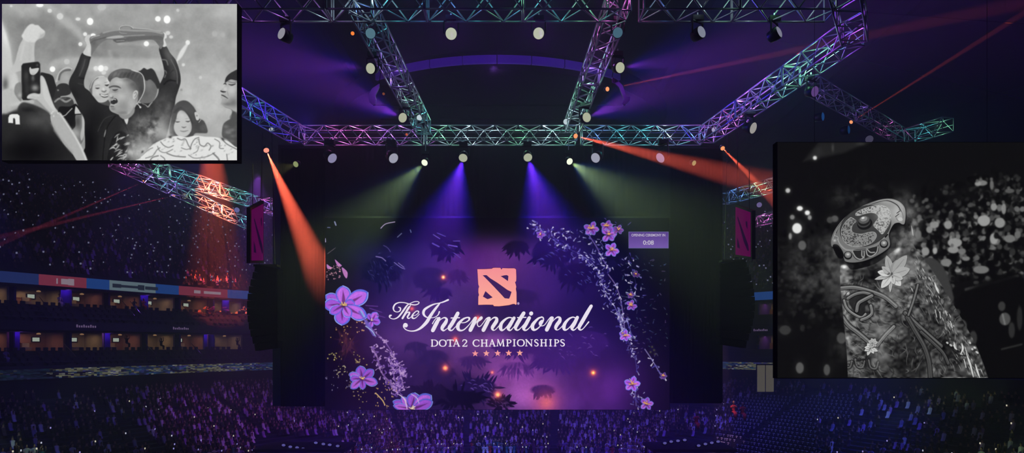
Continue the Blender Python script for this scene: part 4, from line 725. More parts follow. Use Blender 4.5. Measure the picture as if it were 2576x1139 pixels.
def crowd(name,places,label,dens_cols,kind='stuff'):
    n=len(places); V=np.zeros((n*NV,3),np.float32); q=np.random.RandomState(len(name)+n)
    for i,(v,a) in enumerate(places):
        ca,sa=math.cos(a),math.sin(a); s=q.uniform(.9,1.08); L=LV_*s; V[i*NV:(i+1)*NV,0]=L[:,0]*ca-L[:,1]*sa+v[0]; V[i*NV:(i+1)*NV,1]=L[:,0]*sa+L[:,1]*ca+v[1]; V[i*NV:(i+1)*NV,2]=L[:,2]+v[2]
    me=bpy.data.meshes.new(name); fs=[tuple(j+i*NV for j in f) for i in range(n) for f in LF_]; me.from_pydata(V,[],fs)
    ca=me.color_attributes.new('Col','FLOAT_COLOR','POINT'); A=np.ones((n*NV,4),np.float32); pal=[lin(c) for c in dens_cols]; sk=lin((190,150,130)); hr=lin((30,24,26))
    for i in range(n):
        c=pal[q.randint(len(pal))]; A[i*NV:i*NV+15,:3]=c; A[i*NV+15:i*NV+25,:3]=sk; A[i*NV+25:(i+1)*NV,:3]=hr
    ca.data.foreach_set('color',A.ravel())
    m=bpy.data.materials.get('crowd') or bpy.data.materials.new('crowd')
    if not m.use_nodes:
        m.use_nodes=True; nt=m.node_tree; vc=nt.nodes.new('ShaderNodeVertexColor'); vc.layer_name='Col'; nt.links.new(vc.outputs[0],nt.nodes['Principled BSDF'].inputs['Base Color']); nt.nodes['Principled BSDF'].inputs['Roughness'].default_value=.8
    me.materials.append(m); o=bpy.data.objects.new(name,me); COL.objects.link(o); return tag(o,label,'crowd',None,kind)
PAL=[(235,230,240),(160,150,190),(14,14,20),(20,24,50),(190,150,220),(30,28,40),(18,18,26),(60,30,70),(12,12,16),(24,22,40)]
crowd('lower_bowl_crowd',[(v,a) for v,a,_,x,y in rest],'crowd filling the lower bowl behind the nearest rows',PAL)
up=[]
for r in range(30):
    t=-1.4-r*.9-.35; z=7.7+r*.56; s=3
    while s<SL-3:
        s+=.6; v,a=bowl(s,t,z)
        if v[1]<20 or R.random()<.42: continue
        x,y=proj(v+Vector((0,0,1)))
        if not(-30<x<2600) or not visible(v+Vector((0,0,1))): continue
        up.append((v,a))
crowd('upper_bowl_crowd',up,'crowd in the dark upper bowl above the suites',PAL[3:8]+[(120,80,160)])
# suite guests
gl=['purple shirt standing at the far left of the lower suites']
def guest(px,t,z,k,label):
    v,a=bowl(s_at(px,t),t,z); o=bpy.data.objects.new('person',protos[k][0]); COL.objects.link(o); o.location=v; o.rotation_euler=(0,0,a); tag(o,label,'person'); h=bpy.data.objects.new('hair',protos[k][1]); COL.objects.link(h); h.parent=o
for px,t,z,k,l in [(16,-.5,-1.9,4,'person in a lilac top at the rail by the left edge'),(318,-2.2,-.4,2,'person in black before the fourth lower suite from the left'),(150,-2.6,4.2,0,'person in white at the back of the upper suite seats at far left'),(360,-2.6,4.3,5,'person in red in the upper suite under the pale ribbon length'),(338,-2.4,4.2,1,'person in grey in the upper suite left of the person in red'),(405,-2.6,-.7,2,'person in black in the lower suite left of the vertical red beam'),(598,-2.6,-.6,2,'person in black in the lower suite beside the left speaker array'),(614,-2.6,4.3,0,'person in white in the upper suite beside the left speaker array'),(1908,-2.6,-.6,2,'person in black in the lower suite right of the right speaker array')]: guest(px,t,z,k,l)
# suite terrace seats
for lev,zs in (('upper',(2.5,3.13,3.77)),('lower',(-2.35,-1.82,-1.28))):
    for r,z in enumerate(zs):
        s=s_at(-20)
        while s<s_at(690):
            s+=.74
            if int(s*10)%50<8: continue
            v,a=bowl(s,-.2-r*.95-.55,z); o=bpy.data.objects.new('folding_chair',sm_); COL.objects.link(o); o.location=v; o.rotation_euler=(0,0,a); tag(o,'dark blue padded seat in the terrace of the %s suites'%lev,'seat','terrace seats of the %s suites'%lev)
# empty seats on the right with pale plates painted as glints off the seat tops
em=MB(); em.box((0,.05,.34),(.46,.12,.42)); em.box((0,.14,.66),(.46,.07,.54)); em.box((0,.2,.15),(.06,.2,.3)); em.box((0,.13,.955),(.2,.1,.06),mi=1); em.box((0,.09,.8),(.1,.02,.1),mi=1); em_=em.mesh('stadium_seat',[M['seat_blue'],M['seat_plate']])
emp.sort(key=lambda q:-q[4]); step=max(1,len(emp)//300+1)
for j,(v,a,_,x,y) in enumerate(emp):
    if j>=300: break
    o=bpy.data.objects.new('stadium_seat',em_); COL.objects.link(o); o.location=v; o.rotation_euler=(0,0,a); tag(o,'empty tipped-up blue seat with pale number plate in the right lower bowl','seat','empty seats in the right lower bowl')
if len(emp)>300:
    b=MB(); 
    for v,a,_,x,y in emp[300:]:
        rm=Matrix.Translation(v)@Matrix.Rotation(a,4,'Z'); b.add([rm@Vector(p) for p in em.v],em.f); b.m[-len(em.f):]=em.m
    tag(b.build('stadium_seat_rows',[M['seat_blue'],M['seat_plate']]),'farther rows of empty blue seats in the right lower bowl','seats',None,'stuff')
# glowing phones
ph=MB(); ph.box((0,0,0),(.11,.02,.16)); phm=[ph.mesh('phone',emit('phone_%d'%k,c,1.2)) for k,c in enumerate([(190,190,215),(150,140,220),(210,200,180)])]
for v,a,_,x,y in R.sample(near,60)+R.sample([q for q in rest if q[4]>1000],90):
    m3=Matrix.Rotation(a,3,'Z'); o=bpy.data.objects.new('phone',phm[R.randrange(3)]); COL.objects.link(o); o.location=v+m3@Vector((0,-.42,1.0+R.random()*.12)); o.rotation_euler=(0,0,a+R.uniform(-.4,.4)); tag(o,'small glowing phone held up among the lower bowl spectators','phone','glowing phones in the lower bowl')
b=MB()
for v,a in R.sample(up,min(260,len(up))):
    q=v+Vector((0,-.4,1.05)); s=.07+R.random()*.05; b.add([q+Vector((-s,0,-s)),q+Vector((s,0,-s)),q+Vector((s,0,s)),q+Vector((-s,0,s))],[(0,1,2,3)])
tag(b.build('phone_lights',emit('phone_far',(130,130,170),.7)),'scatter of tiny phone lights across the upper bowl','phone lights',None,'stuff')
# ------------------------------------------------------------------ stage screen
YS=50.; zz=1/F*YS
ATT=math.exp(SIG*(YS-8))
def plane_pts(pts,Y): return [P(x,y,Y) for x,y in pts]
def flat(name,loops,Y,m,parent,uv=None,thick=0):
    vs=[[Vector(((x),(-y),0)) for x,y in l] for l in loops]; tri=tessellate_polygon(vs); al=[p for l in loops for p in l]
    pts=[P(x,y,Y) for x,y in al]; org=parent.matrix_world.inverted() if False else None
    o0=parent.location; me=bpy.data.meshes.new(name); V=[p-o0 for p in pts]; Fs=[tuple(t) for t in tri]
    Fs=[f if ((V[f[1]]-V[f[0]]).cross(V[f[2]]-V[f[0]])).y<0 else (f[0],f[2],f[1]) for f in Fs]
    me.from_pydata(V,[],Fs); me.materials.append(m)
    if uv:
        u=me.uv_layers.new(name='UVMap'); x0,y0,x1,y1=uv
        for lp in me.loops: x,y=al[lp.vertex_index]; u.data[lp.index].uv=((x-x0)/(x1-x0),1-(y-y0)/(y1-y0))
    o=bpy.data.objects.new(name,me); COL.objects.link(o); o.parent=parent; return o
def rect(x0,y0,x1,y1): return [(x0,y0),(x1,y0),(x1,y1),(x0,y1)]
cs=paint_stage(); ms=picture_mat('stage_picture',cs,ATT*.95)
c0=P(1251,1030,YS); st=empty('stage_screen',c0,'huge lit video screen with purple forest artwork hanging centre stage','video screen')
b=MB(); w_=(1686-816)*zz; h_=(1032-546)*zz; b.box((0,.32,h_/2),(w_,.5,h_+.06)); b.build('cabinet',M['black_metal'],st)
UV=(818,548,1684,1030); flat('display',[rect(*UV)],YS,ms,st,UV)
LET=emit('lettering_white',(232,222,236),ATT*.97); 
def ribbons(name,strokes,Y,m,parent,label=None):
    b=MB()
    for pts,ws in strokes:
        ws=ws if hasattr(ws,'__len__') else [ws]*len(pts)
        Q=crom([tuple(p)+(q,) for p,q in zip(pts,ws)],False,7) if len(pts)>2 else np.array([tuple(p)+(q,) for p,q in zip(pts,ws)],float)
        L=[];Rr=[]
        for i in range(len(Q)):
            d=Q[min(i+1,len(Q)-1)][:2]-Q[max(i-1,0)][:2]; d/= (np.linalg.norm(d)+1e-9); n=np.array((-d[1],d[0]))*Q[i][2]/2; L.append(Q[i][:2]+n);Rr.append(Q[i][:2]-n)
        V=[P(x,y,Y)-parent.location for x,y in L]+[P(x,y,Y)-parent.location for x,y in Rr]; n=len(L); b.add(V,[(i,i+1,n+i+1,n+i) for i in range(n-1)])
        for e in (0,-1):   # round ends
            x,y,ww=Q[e]; r=ww/2; b.add([P(x+r*math.cos(k*PI/4),y+r*math.sin(k*PI/4),Y)-parent.location for k in range(8)],[tuple(range(7,-1,-1))])
    o=b.build(name,m,parent)
    if label: o['label']=label
    return o
c1=lambda L:[(970+x/10.356,740+y/10.356) for x,y in L]
c2=lambda L:[(1120+x/12.655,760+y/12.655) for x,y in L]
c3=lambda L:[(1300+x/12.655,760+y/12.655) for x,y in L]
TH=[(c1([(150,545),(115,560),(100,595),(150,632),(230,640),(330,590),(430,470),(500,370),(560,290),(610,250)]),[3,5,2.4,2,2.4,3.6,4.4,4.4,3.4,2]),
    (c1([(335,335),(385,360),(375,430),(300,460),(225,430),(203,350),(250,260),(350,215),(470,215),(560,235),(640,260),(760,275),(840,255),(872,215),(830,188),(740,195),(650,232),(605,262)]),[2,3.6,3,2,2.8,4,3.6,2.6,2.2,2.4,2.8,2.8,2.4,2.4,2,2,1.8,2]),
    (c1([(640,300),(600,350),(530,470),(440,625)]),[2,5,5,5]),(c1([(500,560),(560,480),(620,470),(610,520),(570,590),(600,628),(650,600),(690,560)]),[1.5,2,4,4.4,4,3,1.8,1.4]),
    (c1([(700,560),(790,540),(860,475),(850,440),(800,440),(730,500),(692,570),(705,620),(755,625),(810,590),(880,515)]),[1.4,1.6,2.4,3,2.4,3,4.6,4,2.6,1.8,1.6]),(c1([(655,255),(640,310)]),[1.6,2])]
IN=[(c1([(1630,145),(1500,200),(1400,228),(1250,262),(1110,330),(1015,400),(985,480),(1010,550),(1080,600),(1200,612),(1300,588),(1370,530),(1400,455)]),[4.4,3.4,2.4,3.4,5,6,6.4,5,2.8,1.8,2,2.6,3.6]),
    (c1([(1430,215),(1350,310),(1250,440),(1150,590),(1080,710),(980,820),(880,900),(760,950),(640,955),(530,920),(470,850),(480,790)]),[2,5,6.6,8,8.4,7,5.2,3.4,2.6,2.4,2.8,4]),(c1([(515,800),(525,808)]),[11,11]),
    (c1([(1220,765),(1270,680),(1330,615),(1390,625)]),[2.6,2,2.4,4]),(c1([(1395,625),(1330,745),(1230,940)]),[7.4,9.6,9.6]),(c1([(1330,770),(1430,660),(1530,608),(1590,650),(1560,740),(1490,840),(1470,900),(1510,945),(1570,915),(1650,850),(1720,740)]),[1.6,2,3.4,6,9,9,7.5,4,2,1.8,1.8]),
    (c2([(400,350),(320,500),(210,690),(130,810),(150,885),(220,890),(300,810),(370,740)]),[9,9.4,9.4,8.6,5,3,2,2]),(c2([(185,500),(455,492)]),[2.6,2.6]),
    (c2([(520,655),(640,640),(750,570),(765,505),(700,485),(580,530),(460,640),(400,750),(415,850),(480,898),(580,880),(700,780),(820,640),(920,500),(960,485)]),[2,2.4,3.6,5,3.4,4.6,7,9,8,4.6,3.2,2.4,2,2.4,4]),
    (c2([(965,505),(900,680),(800,885)]),[8,9.6,9.6]),(c2([(940,720),(1010,610),(1090,520),(1150,492)]),[1.6,2,4,7.4]),(c2([(1160,495),(1120,540),(1045,610),(1020,690),(1060,770),(1130,750),(1220,640),(1300,530),(1370,490)]),[6,6,3.6,2.6,2.4,2,2,2.4,4]),
    (c2([(1400,510),(1330,660),(1215,885)]),[8,9.6,9.6]),(c2([(1300,740),(1430,580),(1550,490),(1635,510),(1630,600),(1560,710),(1500,810),(1520,880),(1580,885),(1660,810),(1750,700)]),[1.6,2,3.6,6.4,9,9,8,4.4,2,2,2]),
    (c2([(2130,505),(2040,485),(1920,540),(1800,660),(1760,780),(1785,875),(1850,880),(1960,780),(2090,600)]),[3,3.2,5,7.4,9,7,3.4,2.2,2]),(c2([(2190,500),(2080,690),(2010,810),(2030,880),(2090,885),(2190,780),(2270,690)]),[8,9.4,9,5.4,3,2,2]),
    (c2([(2500,345),(2390,520),(2280,710),(2240,800),(2260,872),(2330,880),(2430,790),(2500,710)]),[9,9.4,9.4,8.4,5,2.8,2,2]),(c2([(2300,488),(2570,480)]),[2.6,2.6]),
    (c3([(400,495),(300,680),(225,810),(245,880),(310,885),(410,800),(480,700)]),[8.6,9.4,9,5.4,3,2,2]),(c3([(455,362),(462,352)]),[10,10]),
    (c3([(800,478),(700,505),(580,620),(500,740),(515,850),(585,878),(690,815),(790,700),(850,570),(835,490),(780,465)]),[3,4.6,7,9,8,4.6,3,2.6,3,3.4,3]),(c3([(805,600),(745,660),(740,725),(800,752),(890,715),(1000,565),(1080,480),(1120,480)]),[7.4,7.4,4,2.2,2,2.2,3,5]),
    (c3([(1130,500),(1060,660),(955,875)]),[8,9.6,9.6]),(c3([(1060,720),(1180,565),(1290,478),(1370,500),(1365,600),(1290,700),(1240,800),(1255,868),(1315,875),(1410,800),(1500,690)]),[1.6,2,3.6,6.4,9,9,8,4.4,2,2,2]),
    (c3([(1860,495),(1780,475),(1660,530),(1550,650),(1500,770),(1515,862),(1580,876),(1690,785),(1810,620)]),[3,3.2,5,7.4,9,7,3.4,2.2,2]),(c3([(1930,480),(1830,680),(1760,800),(1775,870),(1835,878),(1940,780),(2010,680)]),[8,9.4,9,5.4,3,2,2]),
    (c3([(2370,120),(2240,340),(2080,620),(1990,780),(2000,860),(2055,878),(2140,810),(2290,625)]),[8,9.4,9.4,8.6,5.4,3,2.2,3.4])]
ribbons('word_the',TH,YS-.06,LET,st,'small swirling script word The'); ribbons('word_international',IN,YS-.06,LET,st,'large swirling script word International')
TK,TN,SF=3.3,1.9,1.5
def G(ch,x0,x1,y0,y1):
    W=x1-x0;Hh=y1-y0; q=lambda L:[(x0+u*W,y0+v*Hh) for u,v in L]; o=[]
    def st_(u,w=TK): o.append((q([(u,.04),(u,.96)]),w))
    def sf(u,v,hw=.2): o.append((q([(u-hw,v),(u+hw,v)]),SF))
    if ch=='D': st_(.2);sf(.2,.04,.16);sf(.2,.96,.16); o.append((q([(.2,.05),(.6,.06),(.9,.28),(.93,.5),(.88,.74),(.6,.94),(.2,.95)]),[1.6,2,3.2,3.5,3.2,2,1.6]))
    if ch=='O': o.append((q([(.5,.03),(.2,.14),(.07,.5),(.2,.86),(.5,.97),(.8,.86),(.93,.5),(.8,.14),(.5,.03)]),[1.8,2.8,3.6,2.8,1.8,2.8,3.6,2.8,1.8]))
    if ch=='T': st_(.5);sf(.5,.96,.2);o.append((q([(.06,.06),(.94,.06)]),2.2)); o.append((q([(.06,.06),(.04,.22)]),1.6)); o.append((q([(.94,.06),(.96,.22)]),1.6))
    if ch=='A': o.append((q([(.5,.0),(.12,.95)]),TN)); o.append((q([(.48,.02),(.86,.95)]),TK)); sf(.12,.96,.13);sf(.86,.96,.15); o.append((q([(.26,.64),(.72,.64)]),1.6))
    if ch=='H': st_(.2);st_(.8);[sf(a,b_,.17) for a in (.2,.8) for b_ in (.04,.96)]; o.append((q([(.2,.5),(.8,.5)]),1.8))
    if ch=='I': st_(.5);sf(.5,.04,.42);sf(.5,.96,.42)
    if ch=='P': st_(.25);sf(.25,.04,.2);sf(.25,.96,.22); o.append((q([(.25,.05),(.7,.07),(.92,.28),(.7,.5),(.3,.53)]),[1.6,2.2,3.2,2.2,1.6]))
    if ch=='N': o.append((q([(.14,.04),(.14,.96)]),TN)); o.append((q([(.12,.04),(.86,.94)]),TK)); o.append((q([(.86,.04),(.86,.96)]),TN)); sf(.1,.04,.1);sf(.86,.04,.14);sf(.14,.96,.14)
    if ch=='M': o.append((q([(.18,.04),(.1,.96)]),TN)); o.append((q([(.18,.04),(.5,.9)]),TK)); o.append((q([(.5,.9),(.82,.04)]),TN)); o.append((q([(.82,.04),(.9,.96)]),TK)); sf(.1,.96,.1);sf(.9,.96,.12)
    if ch=='S': o.append((q([(.85,.2),(.75,.07),(.5,.03),(.2,.12),(.18,.32),(.5,.48),(.84,.66),(.8,.88),(.5,.97),(.22,.93),(.1,.78)]),[1.6,1.8,2.2,2.8,3,3.4,3,2.8,2.2,1.8,1.6])); 
    if ch=='C': o.append((q([(.92,.22),(.85,.1),(.58,.03),(.24,.14),(.08,.5),(.24,.86),(.6,.97),(.9,.88),(.95,.76)]),[1.4,2,2,2.8,3.6,2.8,2,2,1.4])); o.append((q([(.93,.05),(.93,.28)]),1.5))
    if ch=='2': o.append((q([(.1,.28),(.2,.08),(.5,.02),(.84,.14),(.84,.36),(.5,.66),(.12,.94)]),[1.6,2.4,2.2,3,3,2.2,1.8])); o.append((q([(.1,.95),(.92,.95)]),2.4)); o.append((q([(.92,.95),(.97,.78)]),1.5))
    return o
sub=[('DOTA',[]),('2',[]),('CHAMPIONSHIPS',[])]
si=0
for ch,a,b_,cr in [('D',50,310,0),('O',345,620,0),('T',625,880,0),('A',850,1100,0),('2',1180,1365,0),('C',1560,1805,0),('H',1845,2110,0),('A',2145,2380,0),('M',-12,268,1),('P',335,520,1),('I',570,680,1),('O',722,1002,1),('N',1025,1285,1),('S',1340,1505,1),('H',1555,1810,1),('I',1875,1985,1),('P',2055,2235,1),('S',2275,2450,1)]:
    ox=1250 if cr else 1080; si+=1; sub[0 if si<=4 else (1 if si==5 else 2)][1].extend(G(ch,ox+a/14.31,ox+b_/14.31,853.9-.6*cr,871.3-.6*cr))
for wd,L_ in sub: ribbons('subtitle_word',L_,YS-.06,LET,st,'serif capitals reading '+wd)
e4=lambda L:[(1190+x/9.908,665+y/9.908) for x,y in L]
EO=[(108,118),(300,116),(470,106),(495,86),(560,82),(680,84),(708,128),(735,92),(880,96),(1030,96),(1070,122),(1078,300),(1075,415),(1045,440),(1060,480),(1078,560),(1066,600),(1082,700),(1085,990),(1060,1004),(1030,980),(980,985),(900,1010),(740,1030),(640,1040),(520,1036),(500,1004),(330,1000),(130,1006),(132,800),(150,760),(132,700),(135,600),(152,552),(132,500)]
EH=[[(240,268),(335,264),(430,345),(600,450),(860,635),(960,682),(930,780),(898,852),(790,842),(640,680),(440,470)],[(690,292),(770,272),(840,262),(882,290),(870,415),(780,350)],[(310,662),(400,745),(490,818),(420,846),(360,864),(245,800)]]
def grad(name,ca,cb,z0,z1,s,axis=2):
    m=emit(name,ca,s); nt=m.node_tree; tc=nt.nodes.new('ShaderNodeTexCoord'); sp=nt.nodes.new('ShaderNodeSeparateXYZ'); mr=nt.nodes.new('ShaderNodeMapRange'); mx=nt.nodes.new('ShaderNodeMix'); mx.data_type='RGBA'
    nt.links.new(tc.outputs['Object'],sp.inputs[0]); nt.links.new(sp.outputs[axis],mr.inputs[0]); mr.inputs[1].default_value=z0; mr.inputs[2].default_value=z1; nt.links.new(mr.outputs[0],mx.inputs[0]); mx.inputs[6].default_value=(*lin(ca),1); mx.inputs[7].default_value=(*lin(cb),1)
    e=[n for n in nt.nodes if n.type=='EMISSION'][0]; nt.links.new(mx.outputs[2],e.inputs['Color']); return m
zt=P(0,675,YS).z-c0.z; zb=P(0,768,YS).z-c0.z
big=[(x+ (x-600)*.012,y+(y-560)*.012) for x,y in EO]
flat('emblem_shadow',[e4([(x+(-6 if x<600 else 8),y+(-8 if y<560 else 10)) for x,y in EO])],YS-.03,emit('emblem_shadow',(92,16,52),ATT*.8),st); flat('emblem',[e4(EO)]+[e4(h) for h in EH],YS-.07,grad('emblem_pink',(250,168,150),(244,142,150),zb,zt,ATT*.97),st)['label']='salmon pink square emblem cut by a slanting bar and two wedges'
for h in EH: flat('emblem_cutout',[e4(h)],YS-.045,emit('emblem_dark',(66,34,98),ATT*.8),st)
for k,x in enumerate((1195.5,1223.5,1251.8,1279.6,1307.6)):
    y=889-.35*k; pts=[(x+(8.6 if j%2==0 else 3.6)*math.sin(PI*j/5),y-(8.6 if j%2==0 else 3.6)*math.cos(PI*j/5)) for j in range(10)]; flat('star',[pts],YS-.06,emit('star_pink',[(244,150,152),(244,160,156),(248,156,160),(252,158,152),(240,162,150)][k],ATT*.95),st)
flat('registered_mark',[[(1303.9+2.9*math.cos(k*PI/5),763+3.4*math.sin(k*PI/5)) for k in range(10)]],YS-.06,emit('dot_lilac',(176,150,196),ATT*.9),st)
# countdown panel
flat('countdown_panel',[rect(1582,583.5,1681,623.5)],YS-.05,grad('panel_purple',(116,84,172),(84,50,138),P(0,623,YS).z-c0.z,P(0,584,YS).z-c0.z,ATT*.9),st)['label']='purple panel counting down to the opening ceremony'
flat('panel_border',[rect(1581,582.5,1682,624.5),rect(1582.4,584,1680.6,623)],YS-.055,emit('panel_edge',(104,98,160),ATT*.8),st)
def text(name,body,px,py,hpx,wpx,Y,m,parent,label=None,bold=0):
    cu=bpy.data.curves.new(name,'FONT'); cu.body=body; cu.align_x='CENTER'; cu.align_y='CENTER'; cu.size=1; cu.offset=bold
    ob=bpy.data.objects.new(name,cu); COL.objects.link(ob); dg=bpy.context.evaluated_depsgraph_get(); me=bpy.data.meshes.new_from_object(ob.evaluated_get(dg)); bpy.data.objects.remove(ob)
    xs=[v.co.x for v in me.vertices]; ys=[v.co.y for v in me.vertices]; w0,h0=max(xs)-min(xs),max(ys)-min(ys); mx,my=(max(xs)+min(xs))/2,(max(ys)+min(ys))/2; k=Y/F
    cc=P(px,py,Y)-parent.location
    for v in me.vertices: v.co=Vector((cc.x+(v.co.x-mx)/w0*wpx*k,cc.y,cc.z+(v.co.y-my)/h0*hpx*k))
    me.materials.clear(); me.materials.append(m); o=bpy.data.objects.new(name,me); COL.objects.link(o); o.parent=parent
    if label: o['label']=label
    return o
PT=emit('panel_text',(190,180,205),ATT*.95)
text('countdown_caption','OPENING CEREMONY IN',1631,591.2,6.6,85,YS-.07,PT,st,None,.02); text('countdown_time','0:08',1631.2,610,11,27,YS-.07,PT,st,'white digits 0:08',.02)
# flowers of the artwork as their own pieces of the picture
for x,y,rx,ry in [(866,768,62,58),(911,953,44,44),(1036,1010,56,20),(937,806,20,22),(1487,575,20,20),(1530,590,22,22),(1538,629,22,22),(1588,768,16,16),(1572,844,16,16),(1590,966,22,22),(1626,1010,20,19)]:
    pts=[]
    for k in range(20): pts.append((max(818.5,x+rx*math.cos(k*PI/10)*(1 if k%4 else .92)),min(1029.5,y+ry*math.sin(k*PI/10))))
    flat('flower',[pts],YS-.02,ms,st,UV)
# curtains beside and above
def drape(name,x0,y0,x1,y1,Y,label,folds=40):
    t=empty(name,P((x0+x1)/2,y1,Y),label,'curtain'); a=P(x0,y1,Y);b_=P(x1,y0,Y); n=folds*4; mb=MB(); v=[]
    for j in range(2):
        for i in range(n+1): v.append(Vector((a.x+(b_.x-a.x)*i/n,Y+.012*math.sin(i*PI/2)+.01*math.sin(i*1.3),(a.z,b_.z)[j]))-t.location)
    mb.add(v,[(i,i+1,n+2+i,n+1+i) for i in range(n)]); mb.build('cloth',M['black_cloth'],t,True); h=MB(); h.tube(Vector((a.x,Y,b_.z))-t.location,Vector((b_.x,Y,b_.z))-t.location,.06); h.build('curtain_pipe',M['black_metal'],t); return t
drape('curtain',706,372,818,1022,50.6,'tall black curtain hanging left of the stage screen',14); drape('curtain',1686,372,1816,1014,50.6,'tall black curtain hanging right of the stage screen',16); drape('curtain',700,366,1818,1012,56,'wide black curtain hanging above the stage screen under the rear truss',90)  # wide curtain's lower part, unseen behind the screen, added to stop green light
b=MB(); q=P(697,450,51.6); e=P(697,1020,51.6); b.box(((q.x+e.x)/2,51.7,(q.z+e.z)/2),(.6,.5,q.z-e.z)); tag(b.build('side_panel',M['rig_blue']),'narrow blue-lit panel behind the left edge of the left curtain','panel')
# line arrays
def array(cx,top,bot,side,label,Y=49.):
    t=empty('line_array_speaker',P(cx,top,Y),label,'loudspeaker'); n=12; z0=P(cx,top,Y).z; z1=P(cx,bot,Y).z; k=Y/F
    for i in range(n):
        u=(i+.5)/n; h=(z0-z1)/n; ed=(650-22*math.sin(PI*u) if side<0 else 1869+24*math.sin(PI*u)); inn=704 if side<0 else 1806
        w0=abs(inn-ed)*k; x=P((ed+inn)/2,0,Y).x; tl=side*(u-.5)*.34
        mb=MB(); vs=Vector((x,0,z0-(i+.5)*h))-Vector((t.location.x,0,t.location.z))
        mb.box((0,0,0),(w0,1.0,h*.97)); c=mb.build('cabinet',M['dark_paint'],t,loc=vs); c.rotation_euler=(0,tl,0); mb=MB(); mb.box((0,-.53,0),(w0*.9,.05,h*.8)); mb.build('grille',M['dark_paint'],c)
    mb=MB(); mb.box((0,0,.1),(1.8,.8,.16)); mb.build('flying_frame',M['black_metal'],t)
    for dx in (-.6,.6): mb=MB(); mb.tube((dx,0,.1),(dx*.6,0,P(0,345,50).z-z0),.03); mb.build('chain',M['cable'],t)
    return t
array(672,672,878,-1,'curved black line array speaker hanging left of the left curtain'); array(1842,660,870,1,'curved black line array speaker hanging right of the right curtain')
# banners
def banner(q,label,dark):
    t=empty('hanging_banner',q[0],label,'banner'); loc=t.location; L=[p-loc for p in q]; n=(L[1]-L[0]).cross(L[3]-L[0]).normalized(); n=n if n.dot(Vector((0,0,CZ))-loc)>0 else -n
    def at(u,v,o=0): return L[0].lerp(L[1],u).lerp(L[3].lerp(L[2],u),v)+n*o
    mb=MB(); V=[at(u,v,o) for o in (-.25,-.0) for u,v in ((-.06,-.05),(1.06,-.05),(1.06,1.05),(-.06,1.05))]; mb.add(V,[(0,1,2,3),(7,6,5,4),(0,4,5,1),(1,5,6,2),(2,6,7,3),(3,7,4,0)]); mb.build('frame',M['black_metal'],t)
    mb=MB(); mb.add([at(0,0,.02),at(1,0,.02),at(1,1,.02),at(0,1,.02)],[(0,1,2,3)]); mb.build('display',emit('banner_magenta_%d'%dark,(84,4,70) if not dark else (84,4,66),1.0),t)
    for poly in ([(.14,.2),(.2,.19),(.86,.72),(.92,.86),(.84,.88),(.6,.7)],[(.7,.24),(.82,.22),(.84,.4),(.74,.34)],[(.14,.62),(.26,.72),(.34,.86),(.14,.84)]):
        mb=MB(); mb.add([at(u,v,.05) for u,v in poly],[tuple(range(len(poly)))]); mb.build('emblem_cutout',emit('banner_ink_%d'%dark,(30,4,44),1),t)
    for u in (.1,.9): mb=MB(); a=at(u,-.05); mb.tube(a,a+Vector((0,0,3)),.025); mb.build('cable',M['cable'],t)
k=46
banner([P(632,528,44),P(662,512,48.5),P(662,655,48.5),P(632,655,44)],'tall magenta banner with slashed emblem hanging left of the left curtain',0)
banner([P(1851,520,48.5),P(1889,534,45),P(1889,646,45),P(1851,640,48.5)],'tall magenta banner with slashed emblem hanging right of the right curtain',1)
# ------------------------------------------------------------------ trusses
def truss(A,B,size,label,n=None,group='lighting truss lengths',w2=None,rad=.05):
    A=Vector(A);B=Vector(B); t=empty('lighting_truss',A,label,'truss',None); d=B-A; L=d.length; d.normalize(); u=Vector((-d.y,d.x,0)).normalized(); w=Vector((0,0,1)); s=size/2; wh=w2 or size
    cor=[u*s+w*wh/2,u*-s+w*wh/2,u*-s-w*wh/2,u*s-w*wh/2]
    for c in cor: mb=MB(); mb.tube(c,c+d*L,rad,8); mb.build('chord',M['aluminium'],t,True)
    n=n or max(2,int(round(L/.92))); mb=MB(); dl=L/n; mid=[]
    for f in range(4):
        a,b=cor[f],cor[(f+1)%4]
        for i in range(n):
            p,q=(a,b) if (i+f)%2 else (b,a); mb.tube(p+d*dl*i,q+d*dl*(i+1),rad*.74,6,cap=False)
        for i in (0,n): mb.tube(a+d*dl*i,b+d*dl*i,rad*.8,6,cap=False)
        if f in(1,3): m1=(a+b)/2; mb.tube(m1,m1+d*L,rad*.5,6,cap=False)
    mb.build('lattice',M['aluminium'],t)
    return t
HT=16.4
def TP(px,py): Y=F*HT/(HY-py); return P(px,py,Y)     # a point on the truss level
FL=TP(470,8);FR=TP(2092,8)
FL.y=FR.y=(FL.y+FR.y)/2; FL.z=FR.z=CZ+HT
def along(A,B,n,labels,size=1.2,**k):
    for i in range(n): truss(A.lerp(B,i/n+.003),A.lerp(B,(i+1)/n-.003),size,labels[i],**k)
Yf=30.6
f_=lambda px,Y,z=HT: Vector(((px-CX)/F*Y,Y,CZ+z))
along(f_(420,Yf),f_(826,Yf),1,['purple-lit top length of the front truss beside the upper left picture screen'])
along(f_(828,Yf),f_(1560,Yf),3,['front truss length above the top of the left inner truss','front truss length in the middle between the two round front lamps','front truss length above the right round front lamp'])
along(f_(1612,Yf),f_(2090,Yf),2,['front truss length right of the right inner truss','rightmost front truss length ending at the corner'])
Yb=50.
along(f_(758,Yb),f_(1064,Yb),1,['magenta-lit left length of the rear truss above the stage screen'])
along(f_(1070,Yb),f_(1450,Yb),1,['green-lit middle length of the rear truss above the stage screen'])
along(f_(1462,Yb),f_(1768,Yb),1,['blue-lit right length of the rear truss above the stage screen'])
along(f_(1560,30.2),f_(1440,47.8),2,['upper length of the right inner truss running back from the front truss','lower length of the right inner truss joining the rear truss'],size=1.05)
along(f_(905,30.5),f_(1066,48.2),2,['upper length of the left inner truss running back from the front truss','lower length of the left inner truss joining the rear truss'],size=1.05)
